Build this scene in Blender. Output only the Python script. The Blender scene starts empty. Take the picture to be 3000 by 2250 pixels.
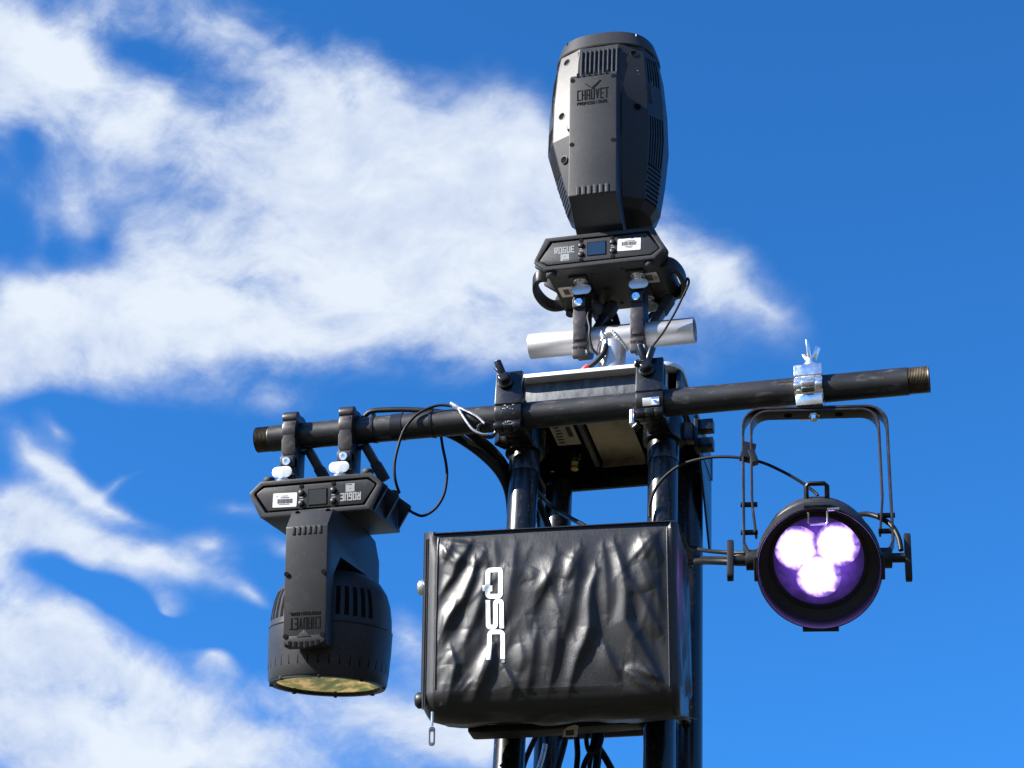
import bpy, bmesh, math, random
from mathutils import Vector, Matrix, Euler
random.seed(7)
SC = bpy.context.scene
COL = SC.collection
R = math.radians
H = 3400.0            # height of the tower datum above the ground, mm (the script works in mm, meshes are stored in m)

# ------------------------------------------------------------------ camera
CAM = Vector((889.0, -3138.0, -1806.0)); YAW, PIT, ROL, FPX = R(-16.36), R(31.46), R(3.31), 6070.0
FW = Vector((math.sin(YAW)*math.cos(PIT), math.cos(YAW)*math.cos(PIT), math.sin(PIT)))
r0 = Vector((math.cos(YAW), -math.sin(YAW), 0)); u0 = r0.cross(FW)
RT = r0*math.cos(ROL) + u0*math.sin(ROL); UP = -r0*math.sin(ROL) + u0*math.cos(ROL)
cam = bpy.data.cameras.new('camera'); camo = bpy.data.objects.new('camera', cam); COL.objects.link(camo)
cam.sensor_width = 36; cam.lens = FPX/3000*36; cam.clip_start = 0.05; cam.clip_end = 2000
m = Matrix((RT, UP, -FW)).transposed().to_4x4()
m.translation = (CAM + Vector((0, 0, H)))/1000
camo.matrix_world = m
SC.camera = camo
SC.render.resolution_x, SC.render.resolution_y = 1024, 768

# ------------------------------------------------------------------ sky and sun
SUN_AZ = (-0.824, -0.566); SUN_EL = R(31)
sv = Vector((SUN_AZ[0]*math.cos(SUN_EL), SUN_AZ[1]*math.cos(SUN_EL), math.sin(SUN_EL))).normalized()
sun = bpy.data.lights.new('sun', 'SUN'); sun.energy = 5.0; sun.angle = R(0.53); sun.color = (1.0, 0.955, 0.88)
suno = bpy.data.objects.new('sun', sun); COL.objects.link(suno)
suno.rotation_euler = sv.to_track_quat('Z', 'Y').to_euler()
suno.location = (0, 0, 20)

W = bpy.data.worlds.new('World'); SC.world = W; W.use_nodes = True
nt = W.node_tree; N = nt.nodes; L = nt.links
for n in list(N): N.remove(n)
def nd(t, **kw):
    n = N.new(t)
    for k, v in kw.items(): setattr(n, k, v)
    return n
def val(x, inp):
    if isinstance(x, (int, float)): inp.default_value = x
    elif isinstance(x, (tuple, list, Vector)): inp.default_value = tuple(x)
    else: L.new(x, inp)
def mth(op, a, b=0.0, c=0.0, clamp=False):
    n = nd('ShaderNodeMath', operation=op, use_clamp=clamp)
    val(a, n.inputs[0]); val(b, n.inputs[1]); val(c, n.inputs[2])
    return n.outputs[0]
def dot(a, b):
    n = nd('ShaderNodeVectorMath', operation='DOT_PRODUCT'); val(a, n.inputs[0]); val(b, n.inputs[1]); return n.outputs['Value']
sky = nd('ShaderNodeTexSky', sky_type='NISHITA', sun_disc=False)
sky.sun_elevation = SUN_EL; sky.sun_rotation = math.atan2(sv.x, sv.y)
sky.altitude = 1500; sky.air_density = 1.0; sky.dust_density = 0.15; sky.ozone_density = 2.5
gam = nd('ShaderNodeGamma'); L.new(sky.outputs[0], gam.inputs[0]); gam.inputs[1].default_value = SKY_GAMMA = 1.0
tint = nd('ShaderNodeMix', data_type='RGBA', blend_type='MULTIPLY'); tint.inputs[0].default_value = 1
L.new(gam.outputs[0], tint.inputs[6]); tint.inputs[7].default_value = (0.295, 1.02, 1.68, 1)
# clouds: broken cumulus given by direction, fractal noise on the direction vector decides the edges
tc = nd('ShaderNodeTexCoord'); DIR = tc.outputs['Generated']
def skydir(px, py):
    return (FW + RT*((px-1500)/FPX) + UP*((1125-py)/FPX)).normalized()
def noise(scale, detail, rough, vec, dist=0.0, lac=2.0):
    n = nd('ShaderNodeTexNoise'); n.inputs['Scale'].default_value = scale; n.inputs['Detail'].default_value = detail
    n.inputs['Roughness'].default_value = rough; n.inputs['Distortion'].default_value = dist; n.inputs['Lacunarity'].default_value = lac
    L.new(vec, n.inputs['Vector']); return n
wn = noise(9.0, 3, 0.55, DIR)
wv = nd('ShaderNodeVectorMath', operation='MULTIPLY_ADD'); L.new(wn.outputs['Color'], wv.inputs[0]); wv.inputs[1].default_value = (0.05,)*3; L.new(DIR, wv.inputs[2])
wsub = nd('ShaderNodeVectorMath', operation='SUBTRACT'); L.new(wv.outputs[0], wsub.inputs[0]); wsub.inputs[1].default_value = (0.025,)*3
WD = wsub.outputs[0]
# (centre px, py of the mass as seen from the site, half width, half height, tilt in degrees, weight)
blobs = [(1050, 560, 430, 300, 20, 0.9), (620, 440, 400, 210, 15, 0.75), (1420, 640, 330, 250, 30, 0.8), (1700, 820, 330, 200, 35, 0.75), (2080, 770, 260, 120, 38, 0.62), (2230, 880, 130, 60, 40, 0.35),
         (120, 180, 320, 260, 55, 1.0), (-60, 260, 200, 200, 0, .8), (-60, 1020, 260, 130, 0, .9), (-60, 1560, 160, 120, 20, .7), (-80, 1930, 240, 200, 0, .85), (60, 2150, 240, 110, 0, .6), (620, 760, 420, 150, 10, .55), (300, 860, 330, 110, 10, .45), (1200, 860, 300, 120, 10, .5), (1650, 640, 280, 180, 35, .5), (1480, 1060, 220, 90, 0, .5), (820, 1180, 250, 60, 5, .4), (650, 90, 330, 110, 15, 0.7), (900, 230, 330, 120, 38, 0.55), (1150, 250, 170, 70, 40, 0.35), (1560, 420, 140, 110, 30, 0.35),
         (350, 1000, 480, 130, -4, 0.95), (900, 1020, 380, 120, 4, 0.85), (1300, 960, 260, 150, 5, 0.7), (90, 860, 170, 60, 25, 0.45), (230, 620, 110, 70, 60, 0.35), (130, 690, 60, 120, -20, 0.3),
         (60, 1330, 130, 55, 35, 0.55), (180, 1400, 150, 50, 32, 0.5), (130, 1255, 70, 35, 40, 0.45), (330, 1390, 120, 22, -35, 0.3), (60, 1500, 170, 70, 30, 0.65), (300, 1600, 230, 75, 20, 0.75), (560, 1680, 190, 50, 18, 0.55), (640, 1610, 90, 50, 20, 0.6),
         (500, 1800, 80, 45, 25, 0.66), (880, 1640, 110, 35, 20, .4), (760, 1760, 80, 30, 30, .42), (330, 1480, 160, 30, 25, .4), (980, 1960, 130, 35, 20, .4), (620, 1930, 90, 32, 25, 0.6), (120, 1930, 250, 150, 25, 0.8), (380, 2030, 320, 120, 25, 0.8), (700, 2130, 330, 130, 12, 0.8), (1080, 2080, 320, 100, 15, 0.62), (1190, 1890, 110, 80, 30, 0.62), (1330, 2200, 220, 130, 0, 0.85), (700, 1500, 120, 40, 20, 0.3), (300, 2230, 500, 90, 0, 0.8)]
holes = [(30, 430, 120, 80, 35, 0.5), (170, 740, 150, 80, 20, 0.38), (400, 130, 120, 55, 20, 0.36), (770, 860, 110, 40, 12, 0.2), (330, 700, 60, 80, 0, .3), (1000, 300, 60, 40, 40, .25), (420, 1790, 330, 42, 25, .75), (900, 1290, 300, 40, 0, .3), (150, 1180, 200, 30, 0, .3)]
acc = None
for sgn, lst in ((1, blobs), (-1, holes)):
    for (px, py, hw, hh, tilt, wgt) in lst:
        d = skydir(px, py); t = R(tilt)
        right = (RT - d*RT.dot(d)).normalized(); upv = right.cross(d)
        a = (right*math.cos(t) - upv*math.sin(t))*(FPX/hw/1.95); b = (right*math.sin(t) + upv*math.cos(t))*(FPX/hh/1.95)
        cx = nd('ShaderNodeCombineXYZ'); L.new(dot(WD, a), cx.inputs[0]); L.new(dot(WD, b), cx.inputs[1])
        gr = nd('ShaderNodeTexGradient', gradient_type='QUADRATIC_SPHERE'); L.new(cx.outputs[0], gr.inputs[0])
        acc = mth('MULTIPLY_ADD', gr.outputs['Fac'], sgn*wgt*1.5, acc if acc is not None else 0.0)
acc = mth('MINIMUM', acc, 1.25)
# away from the part in view: the same kind of broken cloud from plain noise
inview = mth('SMOOTH_MIN', mth('MULTIPLY', mth('SUBTRACT', 0.86, dot(DIR, FW)), 6.0, clamp=True), 1.0, 0.0)
big = noise(3.2, 2, 0.5, DIR)
far = mth('MULTIPLY', mth('MULTIPLY', mth('SUBTRACT', big.outputs['Fac'], 0.49), 5.0), inview)
acc = mth('ADD', acc, mth('MAXIMUM', far, 0.0))
# stretch the noise along a wind direction
mp = nd('ShaderNodeMapping'); mp.inputs['Rotation'].default_value = (0.2, 0.5, 0.35); mp.inputs['Scale'].default_value = (0.75, 1.0, 1.25); L.new(WD, mp.inputs['Vector'])
n1 = noise(9.0, 9, 0.60, mp.outputs[0], 0.12)
n2 = noise(24.0, 7, 0.61, mp.outputs[0], 0.1)
fb = mth('ADD', mth('MULTIPLY', mth('SUBTRACT', n1.outputs['Fac'], 0.5), 2.3), mth('MULTIPLY', mth('SUBTRACT', n2.outputs['Fac'], 0.5), 1.95))
den = mth('ADD', acc, mth('MULTIPLY', fb, mth('ADD', mth('MULTIPLY', acc, 1.0), 0.17, clamp=True)))
mr = nd('ShaderNodeMapRange', interpolation_type='SMOOTHSTEP'); val(den, mr.inputs[0]); mr.inputs[1].default_value = 0.10; mr.inputs[2].default_value = 1.22
cov = mth('MULTIPLY', mr.outputs[0], 0.94)
# cloud brightness: dense parts white, thin and lower parts blue-grey
n3 = noise(11.0, 3, 0.5, mp.outputs[0], 0.3)
br = nd('ShaderNodeMapRange'); val(mth('ADD', mth('ADD', mth('MULTIPLY', n3.outputs['Fac'], 0.7), mth('MULTIPLY', n2.outputs['Fac'], 0.75)), mth('MULTIPLY', den, 0.22)), br.inputs[0])
br.inputs[1].default_value = 0.66; br.inputs[2].default_value = 1.16
cmix = nd('ShaderNodeMix', data_type='RGBA'); val(br.outputs[0], cmix.inputs[0])
cmix.inputs[6].default_value = (3.0, 3.7, 5.3, 1); cmix.inputs[7].default_value = (5.5, 5.95, 6.5, 1)
smix = nd('ShaderNodeMix', data_type='RGBA'); val(cov, smix.inputs[0]); L.new(tint.outputs[2], smix.inputs[6]); L.new(cmix.outputs[2], smix.inputs[7])
bg = nd('ShaderNodeBackground'); L.new(smix.outputs[2], bg.inputs[0]); bg.inputs[1].default_value = 0.0515
wo = nd('ShaderNodeOutputWorld'); L.new(bg.outputs[0], wo.inputs[0])

W.cycles.sampling_method = 'MANUAL'; W.cycles.sample_map_resolution = 256
vs = SC.view_settings
vs.view_transform = 'Standard'; vs.look = 'None'; vs.exposure = 1.60; vs.gamma = 1.0; vs.use_curve_mapping = False
SC.render.engine = 'CYCLES'

# ------------------------------------------------------------------ helpers
def at(px, py, Y):
    d = FW + RT*((px-1500)/FPX) + UP*((1125-py)/FPX)
    return CAM + d*((Y-CAM.y)/d.y)
def ang_ring(n, a0=0.0): return [a0 + 2*math.pi*i/n for i in range(n)]

class MB:
    def __init__(s): s.v = []; s.f = []
    def add(s, v, f):
        o = len(s.v); s.v += [Vector(p) for p in v]; s.f += [[i+o for i in q] for q in f]; return s
    def tf(s, M, start=0):
        for i in range(start, len(s.v)): s.v[i] = M @ s.v[i]
        return s
    def box(s, c, d, rot=None):
        c = Vector(c); h = Vector(d)/2; M = Euler(rot).to_matrix() if rot else Matrix.Identity(3)
        v = [c + M @ Vector((x*h.x, y*h.y, z*h.z)) for x in (-1, 1) for y in (-1, 1) for z in (-1, 1)]
        return s.add(v, [(0,1,3,2), (4,6,7,5), (0,4,5,1), (2,3,7,6), (0,2,6,4), (1,5,7,3)])
    def prism(s, poly, axis, a, b):
        mk = {'x': lambda p, t: (t, p[0], p[1]), 'y': lambda p, t: (p[0], t, p[1]), 'z': lambda p, t: (p[0], p[1], t)}[axis]
        n = len(poly); v = [mk(p, a) for p in poly] + [mk(p, b) for p in poly]
        return s.add(v, [list(range(n)), list(range(2*n-1, n-1, -1))] + [(i, i+n, (i+1) % n+n, (i+1) % n) for i in range(n)])
    def ringprism(s, outer, inner, axis, a, b):      # same point counts
        mk = {'x': lambda p, t: (t, p[0], p[1]), 'y': lambda p, t: (p[0], t, p[1]), 'z': lambda p, t: (p[0], p[1], t)}[axis]
        n = len(outer); v = [mk(p, a) for p in outer]+[mk(p, a) for p in inner]+[mk(p, b) for p in outer]+[mk(p, b) for p in inner]
        f = []
        for i in range(n):
            j = (i+1) % n
            f += [(i, j, n+j, n+i), (2*n+i, 3*n+i, 3*n+j, 2*n+j), (i, 2*n+i, 2*n+j, j), (n+i, n+j, 3*n+j, 3*n+i)]
        return s.add(v, f)
    def loft(s, rings, cap=True, closed=True):
        n = len(rings[0]); v = [p for r in rings for p in r]; f = []
        for k in range(len(rings)-1):
            for i in range(n if closed else n-1):
                j = (i+1) % n; f.append((k*n+i, k*n+j, (k+1)*n+j, (k+1)*n+i))
        if cap: f += [list(range(n-1, -1, -1)), list(range((len(rings)-1)*n, len(rings)*n))]
        return s.add(v, f)
    def lathe(s, prof, o=(0, 0, 0), ax=(0, 0, 1), n=32, closed=False, cap=True):
        o = Vector(o); w = Vector(ax).normalized(); u = w.orthogonal().normalized(); t = w.cross(u)
        rings = [[o + w*z + (u*math.cos(a)+t*math.sin(a))*max(r, 1e-4) for a in ang_ring(n)] for r, z in prof]
        if closed: rings.append(rings[0])
        return s.loft(rings, cap=cap and not closed)
    def cyl(s, a, b, r, r2=None, n=20):
        a = Vector(a); b = Vector(b); d = b-a
        return s.lathe([(r, 0), (r if r2 is None else r2, d.length)], a, d, n)
    def hollow(s, a, b, ro, ri, n=32):
        a = Vector(a); d = Vector(b)-a; l = d.length
        return s.lathe([(ro, 0), (ro, l), (ri, l), (ri, 0)], a, d, n, closed=True)
    def tube(s, pts, r, n=8, flat=1.0):
        P = [Vector(p) for p in pts]; T = []
        for i in range(len(P)): T.append((P[min(i+1, len(P)-1)] - P[max(i-1, 0)]).normalized())
        u = T[0].orthogonal().normalized(); rings = []
        for p, t in zip(P, T):
            u = (u - t*u.dot(t)).normalized(); w = t.cross(u)
            rings.append([p + u*(r*math.cos(a)) + w*(r*flat*math.sin(a)) for a in ang_ring(n)])
        return s.loft(rings)
    def band(s, pts, wdir, wd, th):                 # flat strap along a path; wdir = width direction
        P = [Vector(p) for p in pts]; wdir = Vector(wdir).normalized(); rings = []
        for i, p in enumerate(P):
            t = (P[min(i+1, len(P)-1)] - P[max(i-1, 0)]).normalized(); nn = t.cross(wdir).normalized()
            rings.append([p+wdir*wd/2+nn*th/2, p-wdir*wd/2+nn*th/2, p-wdir*wd/2-nn*th/2, p+wdir*wd/2-nn*th/2])
        return s.loft(rings)
    def ball(s, c, r, n=12):
        return s.lathe([(max(r*math.sin(math.pi*i/8), 1e-3), -r*math.cos(math.pi*i/8)) for i in range(9)], c, (0, 0, 1), n)
    def build(s, name, mat, parent=None, bev=0.0, ang=45, seg=2, off=(0, 0, 0)):
        me = bpy.data.meshes.new(name)
        me.from_pydata([(p+Vector(off))*0.001 for p in s.v], [], s.f)
        bm = bmesh.new(); bm.from_mesh(me)
        bmesh.ops.remove_doubles(bm, verts=bm.verts, dist=1e-6)
        bmesh.ops.recalc_face_normals(bm, faces=bm.faces)
        if bev:
            ed = [e for e in bm.edges if len(e.link_faces) == 2 and e.calc_face_angle(0) > R(32)]
            bmesh.ops.bevel(bm, geom=ed, offset=bev*0.001, segments=seg, affect='EDGES', clamp_overlap=True, profile=0.6)
        bm.to_mesh(me); bm.free()
        for p in me.polygons: p.use_smooth = True
        me.set_sharp_from_angle(angle=R(ang))
        me.materials.append(mat)
        o = bpy.data.objects.new(name, me); COL.objects.link(o)
        if parent is not None: o.parent = parent
        return o
def smooth(pts, k=6):
    P = [Vector(p) for p in pts]; out = []
    for i in range(len(P)-1):
        a, b, c, d = P[max(i-1, 0)], P[i], P[i+1], P[min(i+2, len(P)-1)]
        for j in range(k):
            t = j/k
            out.append(0.5*((2*b) + (c-a)*t + (2*a-5*b+4*c-d)*t*t + (3*b-a-3*c+d)*t**3))
    out.append(P[-1]); return out
def tag(o, label, cat, group=None):
    o['label'] = label; o['category'] = cat
    if group: o['group'] = group
    return o
def thing(name, label, cat, loc, rot=(0, 0, 0), group=None):
    o = bpy.data.objects.new(name, None); COL.objects.link(o); o.empty_display_size = 0.05
    o.location = (Vector(loc) + Vector((0, 0, H)))/1000; o.rotation_euler = rot
    return tag(o, label, cat, group)
def rrect(cx, cz, w, h, r, n=4):
    out = []
    for (sx, sz, a0) in ((1, 1, 0), (-1, 1, 90), (-1, -1, 180), (1, -1, 270)):
        for i in range(n+1):
            a = R(a0 + 90*i/n); out.append((cx+sx*(w/2-r)+r*math.cos(a), cz+sz*(h/2-r)+r*math.sin(a)))
    return out

# ------------------------------------------------------------------ materials
def mat_base(name):
    m = bpy.data.materials.new(name); m.use_nodes = True
    return m, m.node_tree.nodes, m.node_tree.links, m.node_tree.nodes['Principled BSDF']
def surf(name, col, rough=0.5, metal=0.0, var=0.25, vscale=14, dust=None, dustamt=0.0, dustscale=60, grain=0.0, gscale=1400, bumpd=0.0004, spec=0.5, rvar=0.1, streak=None, coat=0.0):
    m, n, l, p = mat_base(name)
    tc = n.new('ShaderNodeTexCoord'); co = tc.outputs['Object']
    if streak:
        mp = n.new('ShaderNodeMapping'); mp.inputs['Scale'].default_value = streak; l.new(co, mp.inputs[0]); cs = mp.outputs[0]
    else: cs = co
    def nz(sc, det, ro, v): 
        x = n.new('ShaderNodeTexNoise'); x.inputs['Scale'].default_value = sc; x.inputs['Detail'].default_value = det; x.inputs['Roughness'].default_value = ro; l.new(v, x.inputs['Vector']); return x.outputs['Fac']
    a = nz(vscale, 6, 0.6, cs)
    cr = n.new('ShaderNodeMapRange'); l.new(a, cr.inputs[0]); cr.inputs[1].default_value = 0.3; cr.inputs[2].default_value = 0.7
    mx = n.new('ShaderNodeMix'); mx.data_type = 'RGBA'; l.new(cr.outputs[0], mx.inputs[0])
    mx.inputs[6].default_value = tuple(c*(1-var) for c in col)+(1,); mx.inputs[7].default_value = tuple(min(c*(1+var), 1) for c in col)+(1,)
    out = mx.outputs[2]
    if dust:
        b = nz(dustscale, 8, 0.65, cs); dr = n.new('ShaderNodeMapRange'); l.new(b, dr.inputs[0]); dr.inputs[1].default_value = 0.56; dr.inputs[2].default_value = 0.78; dr.inputs[4].default_value = dustamt
        dm = n.new('ShaderNodeMix'); dm.data_type = 'RGBA'; l.new(dr.outputs[0], dm.inputs[0]); l.new(out, dm.inputs[6]); dm.inputs[7].default_value = tuple(dust)+(1,); out = dm.outputs[2]
    l.new(out, p.inputs['Base Color'])
    rr = n.new('ShaderNodeMapRange'); l.new(a, rr.inputs[0]); rr.inputs[1].default_value = 0.25; rr.inputs[2].default_value = 0.75
    rr.inputs[3].default_value = max(rough-rvar, 0.02); rr.inputs[4].default_value = min(rough+rvar, 1); l.new(rr.outputs[0], p.inputs['Roughness'])
    p.inputs['Metallic'].default_value = metal; p.inputs['Specular IOR Level'].default_value = spec; p.inputs['Coat Weight'].default_value = coat; p.inputs['Coat Roughness'].default_value = 0.12
    if grain:
        g = nz(gscale, 3, 0.6, cs if streak else co); bp = n.new('ShaderNodeBump'); bp.inputs['Strength'].default_value = grain; bp.inputs['Distance'].default_value = bumpd
        l.new(g, bp.inputs['Height']); l.new(bp.outputs[0], p.inputs['Normal'])
    return m
def emis(name, col, st):
    m, n, l, p = mat_base(name)
    p.inputs['Base Color'].default_value = (0.02, 0.02, 0.02, 1); p.inputs['Emission Color'].default_value = tuple(col)+(1,); p.inputs['Emission Strength'].default_value = st
    p.inputs['Roughness'].default_value = 0.2
    return m
PLASTIC = surf('textured_black_plastic', (0.027, 0.027, 0.029), 0.40, var=0.12, vscale=9, dust=(0.11, 0.10, 0.085), dustamt=0.35, dustscale=170, grain=0.4, gscale=1500, rvar=0.04, spec=0.235)
PLAST2 = surf('smooth_black_plastic', (0.011, 0.011, 0.012), 0.42, var=0.2, dust=(0.08, 0.07, 0.06), dustamt=0.15, dustscale=120, grain=0.2, spec=0.3)
VOID = surf('black_and_opening_shade', (0.004, 0.004, 0.004), 0.9, spec=0.1)  # plain black, also put in for the shade inside holes, slots and engraving
RUBBER = surf('black_rubber', (0.010, 0.010, 0.010), 0.7, dust=(0.07, 0.06, 0.055), dustamt=0.2)
PAINT = surf('gloss_black_paint', (0.005, 0.005, 0.006), 0.27, var=0.3, vscale=20, dust=(0.16, 0.15, 0.13), dustamt=0.32, dustscale=110, grain=0.12, gscale=160, bumpd=0.0006, rvar=0.05, spec=0.5)
PIPE = surf('black_steel_pipe', (0.015, 0.015, 0.017), 0.44, metal=0.2, var=0.35, vscale=30, dust=(0.24, 0.22, 0.19), dustamt=0.5, dustscale=70, grain=0.3, gscale=220, bumpd=0.0005, streak=(0.35, 1, 1))
THREAD = surf('worn_pipe_thread', (0.07, 0.055, 0.038), 0.45, metal=0.7, var=0.6, vscale=60, dust=(0.03, 0.02, 0.015), dustamt=0.9, dustscale=90)
ANOD = surf('black_anodised_metal', (0.020, 0.017, 0.0185), 0.40, metal=0.3, var=0.2, vscale=30, grain=0.15, dust=(0.3, 0.28, 0.26), dustamt=0.15)
ALU = surf('mill_aluminium', (0.50, 0.50, 0.505), 0.46, metal=0.75, var=0.12, vscale=22, streak=(0.3, 1, 1), grain=0.25, gscale=300, bumpd=0.0004, dust=(0.30, 0.27, 0.23), dustamt=0.55, dustscale=35, rvar=0.1)
ALUS = surf('scratched_aluminium', (0.085, 0.09, 0.097), 0.5, metal=0.25, var=0.45, vscale=110, streak=(1, 1, 0.35), grain=0.5, gscale=420, dust=(0.1, 0.1, 0.1), dustamt=0.7, dustscale=70)
ALUW = surf('bare_plate_edge', (0.6, 0.6, 0.6), 0.5, metal=0.3, var=0.08, dust=(0.3, 0.27, 0.22), dustamt=0.3, dustscale=40)
STAIN = surf('stained_aluminium', (0.34, 0.28, 0.20), 0.33, metal=0.75, var=0.45, vscale=12, grain=0.2, dust=(0.08, 0.05, 0.03), dustamt=0.6, dustscale=18)
ZINC = surf('bright_zinc', (0.80, 0.81, 0.83), 0.24, metal=0.95, var=0.12, vscale=80, grain=0.25, gscale=300)
KEYM = surf('stamped_zinc_key', (0.6, 0.61, 0.62), 0.42, metal=0.7, var=0.06, vscale=80)
BRASS = surf('dull_brass', (0.50, 0.38, 0.14), 0.35, metal=0.9, var=0.3)
CABLE = surf('black_cable_jacket', (0.006, 0.006, 0.0065), 0.5, var=0.3, grain=0.2, gscale=500, spec=0.25)
WIRE = surf('black_coated_wire_rope', (0.006, 0.006, 0.007), 0.6, var=0.3, spec=0.2)
WIRES = surf('bare_wire_rope', (0.45, 0.45, 0.46), 0.4, metal=0.8, var=0.5, vscale=500)
RED = surf('red_tape', (0.55, 0.03, 0.03), 0.5)
VINYL = surf('black_vinyl_tape', (0.010, 0.010, 0.011), 0.3)
WHITE = surf('white_print', (0.80, 0.82, 0.84), 0.5, var=0.05)
GREYP = surf('pale_grey_print', (0.22, 0.23, 0.235), 0.5, var=0.1)
PAPER = surf('label_paper', (0.5, 0.5, 0.49), 0.55, var=0.05)
TANP = surf('aged_label_paper', (0.52, 0.46, 0.38), 0.55, var=0.12)
INK = surf('label_ink', (0.05, 0.05, 0.06), 0.6)
BLUEP = surf('blue_print', (0.02, 0.12, 0.42), 0.5)
SCREEN = surf('display_glass', (0.012, 0.016, 0.022), 0.06, var=0.05, rvar=0.02, coat=1.0, spec=0.8)
# block lettering: every letter is a set of strokes on a unit cell
GLY = {'A': [(0,0,0,1),(1,0,1,1),(0,1,1,1),(0,.45,1,.45)], 'B': [(0,0,0,1),(0,1,.9,1),(0,.5,1,.5),(0,0,1,0),(1,0,1,1)], 'C': [(0,0,0,1),(0,1,1,1),(0,0,1,0)],
       'E': [(0,0,0,1),(0,1,1,1),(0,.5,.85,.5),(0,0,1,0)], 'F': [(0,0,0,1),(0,1,1,1),(0,.5,.85,.5)], 'G': [(0,0,0,1),(0,1,1,1),(0,0,1,0),(1,0,1,.5),(.5,.5,1,.5)],
       'H': [(0,0,0,1),(1,0,1,1),(0,.5,1,.5)], 'I': [(.5,0,.5,1)], 'L': [(0,0,0,1),(0,0,1,0)], 'N': [(0,0,0,1),(1,0,1,1),(0,1,1,0)], 'O': [(0,0,0,1),(1,0,1,1),(0,1,1,1),(0,0,1,0)],
       'P': [(0,0,0,1),(0,1,1,1),(1,.5,1,1),(0,.5,1,.5)], 'R': [(0,0,0,1),(0,1,1,1),(1,.5,1,1),(0,.5,1,.5),(.35,.5,1,0)], 'S': [(0,.5,0,1),(1,0,1,.5),(0,1,1,1),(0,.5,1,.5),(0,0,1,0)],
       'T': [(.5,0,.5,1),(-.1,1,1.1,1)], 'U': [(0,0,0,1),(1,0,1,1),(0,0,1,0)], 'V': [(0,1,.5,0),(1,1,.5,0)]}
def letters(mb, txt, x0, z0, h, w, gap, st, y=0.0, th=.5, flip=False):
    k = 0
    for i, chn in enumerate(txt):
        for (ax, ay, bx, by) in GLY[chn]:
            a = Vector((x0+i*(w+gap)+st/2+ax*(w-st), 0, z0+st/2+ay*(h-st))); b = Vector((x0+i*(w+gap)+st/2+bx*(w-st), 0, z0+st/2+by*(h-st)))
            d = b-a; ln = d.length+st*(1 if (abs(d.x) < 1e-6 or abs(d.z) < 1e-6) else .3)
            k += 1
            mb.box((a+b)/2 + Vector((0, y-.015*(k % 7), 0)), (ln, th, st), (0, -math.atan2(d.z, d.x), 0))
    if flip:
        cx = x0+len(txt)*(w+gap)/2; cz = z0+h/2
        mb.tf(Matrix.Translation((cx, 0, cz)) @ Matrix.Rotation(math.pi, 4, 'Y') @ Matrix.Translation((-cx, 0, -cz)))
    return mb
def ground_mat():
    m, n, l, p = mat_base('dry_grass_ground')
    tc = n.new('ShaderNodeTexCoord'); co = tc.outputs['Object']
    def nz(sc, det):
        x = n.new('ShaderNodeTexNoise'); x.inputs['Scale'].default_value = sc; x.inputs['Detail'].default_value = det; l.new(co, x.inputs['Vector']); return x.outputs['Fac']
    r = n.new('ShaderNodeValToRGB'); l.new(nz(0.55, 9), r.inputs[0])
    e = r.color_ramp.elements; e[0].position = 0.36; e[0].color = (0.022, 0.026, 0.010, 1); e[1].position = 0.66; e[1].color = (0.085, 0.068, 0.04, 1)
    k = r.color_ramp.elements.new(0.5); k.color = (0.05, 0.047, 0.02, 1)
    mx = n.new('ShaderNodeMix'); mx.data_type = 'RGBA'; mx.blend_type = 'MULTIPLY'; mx.inputs[0].default_value = 0.55; l.new(r.outputs[0], mx.inputs[6])
    r2 = n.new('ShaderNodeValToRGB'); l.new(nz(14, 8), r2.inputs[0]); r2.color_ramp.elements[0].position = 0.35; r2.color_ramp.elements[1].position = 0.6
    r2.color_ramp.elements[0].color = (0.35, 0.35, 0.3, 1); l.new(r2.outputs[0], mx.inputs[7]); l.new(mx.outputs[2], p.inputs['Base Color']); p.inputs['Roughness'].default_value = 0.9
    b = n.new('ShaderNodeBump'); b.inputs['Strength'].default_value = 0.8; b.inputs['Distance'].default_value = 0.05; l.new(nz(40, 6), b.inputs['Height']); l.new(b.outputs[0], p.inputs['Normal'])
    return m
def fabric_mat():
    m, n, l, p = mat_base('black_nylon_cover')
    tc = n.new('ShaderNodeTexCoord'); co = tc.outputs['Object']
    p.inputs['Base Color'].default_value = (0.006, 0.0057, 0.007, 1); p.inputs['Roughness'].default_value = 0.38; p.inputs['Specular IOR Level'].default_value = 0.55
    p.inputs['Sheen Weight'].default_value = 0.03; p.inputs['Sheen Roughness'].default_value = 0.4
    a = n.new('ShaderNodeTexNoise'); a.inputs['Scale'].default_value = 38; a.inputs['Detail'].default_value = 8; a.inputs['Roughness'].default_value = 0.62; a.inputs['Distortion'].default_value = 0.5
    mp = n.new('ShaderNodeMapping'); mp.inputs['Scale'].default_value = (1.3, 1, 0.55); l.new(co, mp.inputs[0]); l.new(mp.outputs[0], a.inputs['Vector'])
    w = n.new('ShaderNodeTexNoise'); w.inputs['Scale'].default_value = 650; w.inputs['Detail'].default_value = 2; l.new(co, w.inputs['Vector'])
    b1 = n.new('ShaderNodeBump'); b1.inputs['Strength'].default_value = 0.08; b1.inputs['Distance'].default_value = 0.004; l.new(a.outputs['Fac'], b1.inputs['Height'])
    b2 = n.new('ShaderNodeBump'); b2.inputs['Strength'].default_value = 0.5; b2.inputs['Distance'].default_value = 0.0006; l.new(w.outputs['Fac'], b2.inputs['Height']); l.new(b1.outputs[0], b2.inputs['Normal'])
    l.new(b2.outputs[0], p.inputs['Normal'])
    r = n.new('ShaderNodeMapRange'); l.new(w.outputs['Fac'], r.inputs[0]); r.inputs[1].default_value = .3; r.inputs[2].default_value = .7; r.inputs[3].default_value = 0.34; r.inputs[4].default_value = 0.52; l.new(r.outputs[0], p.inputs['Roughness'])
    return m
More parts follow.
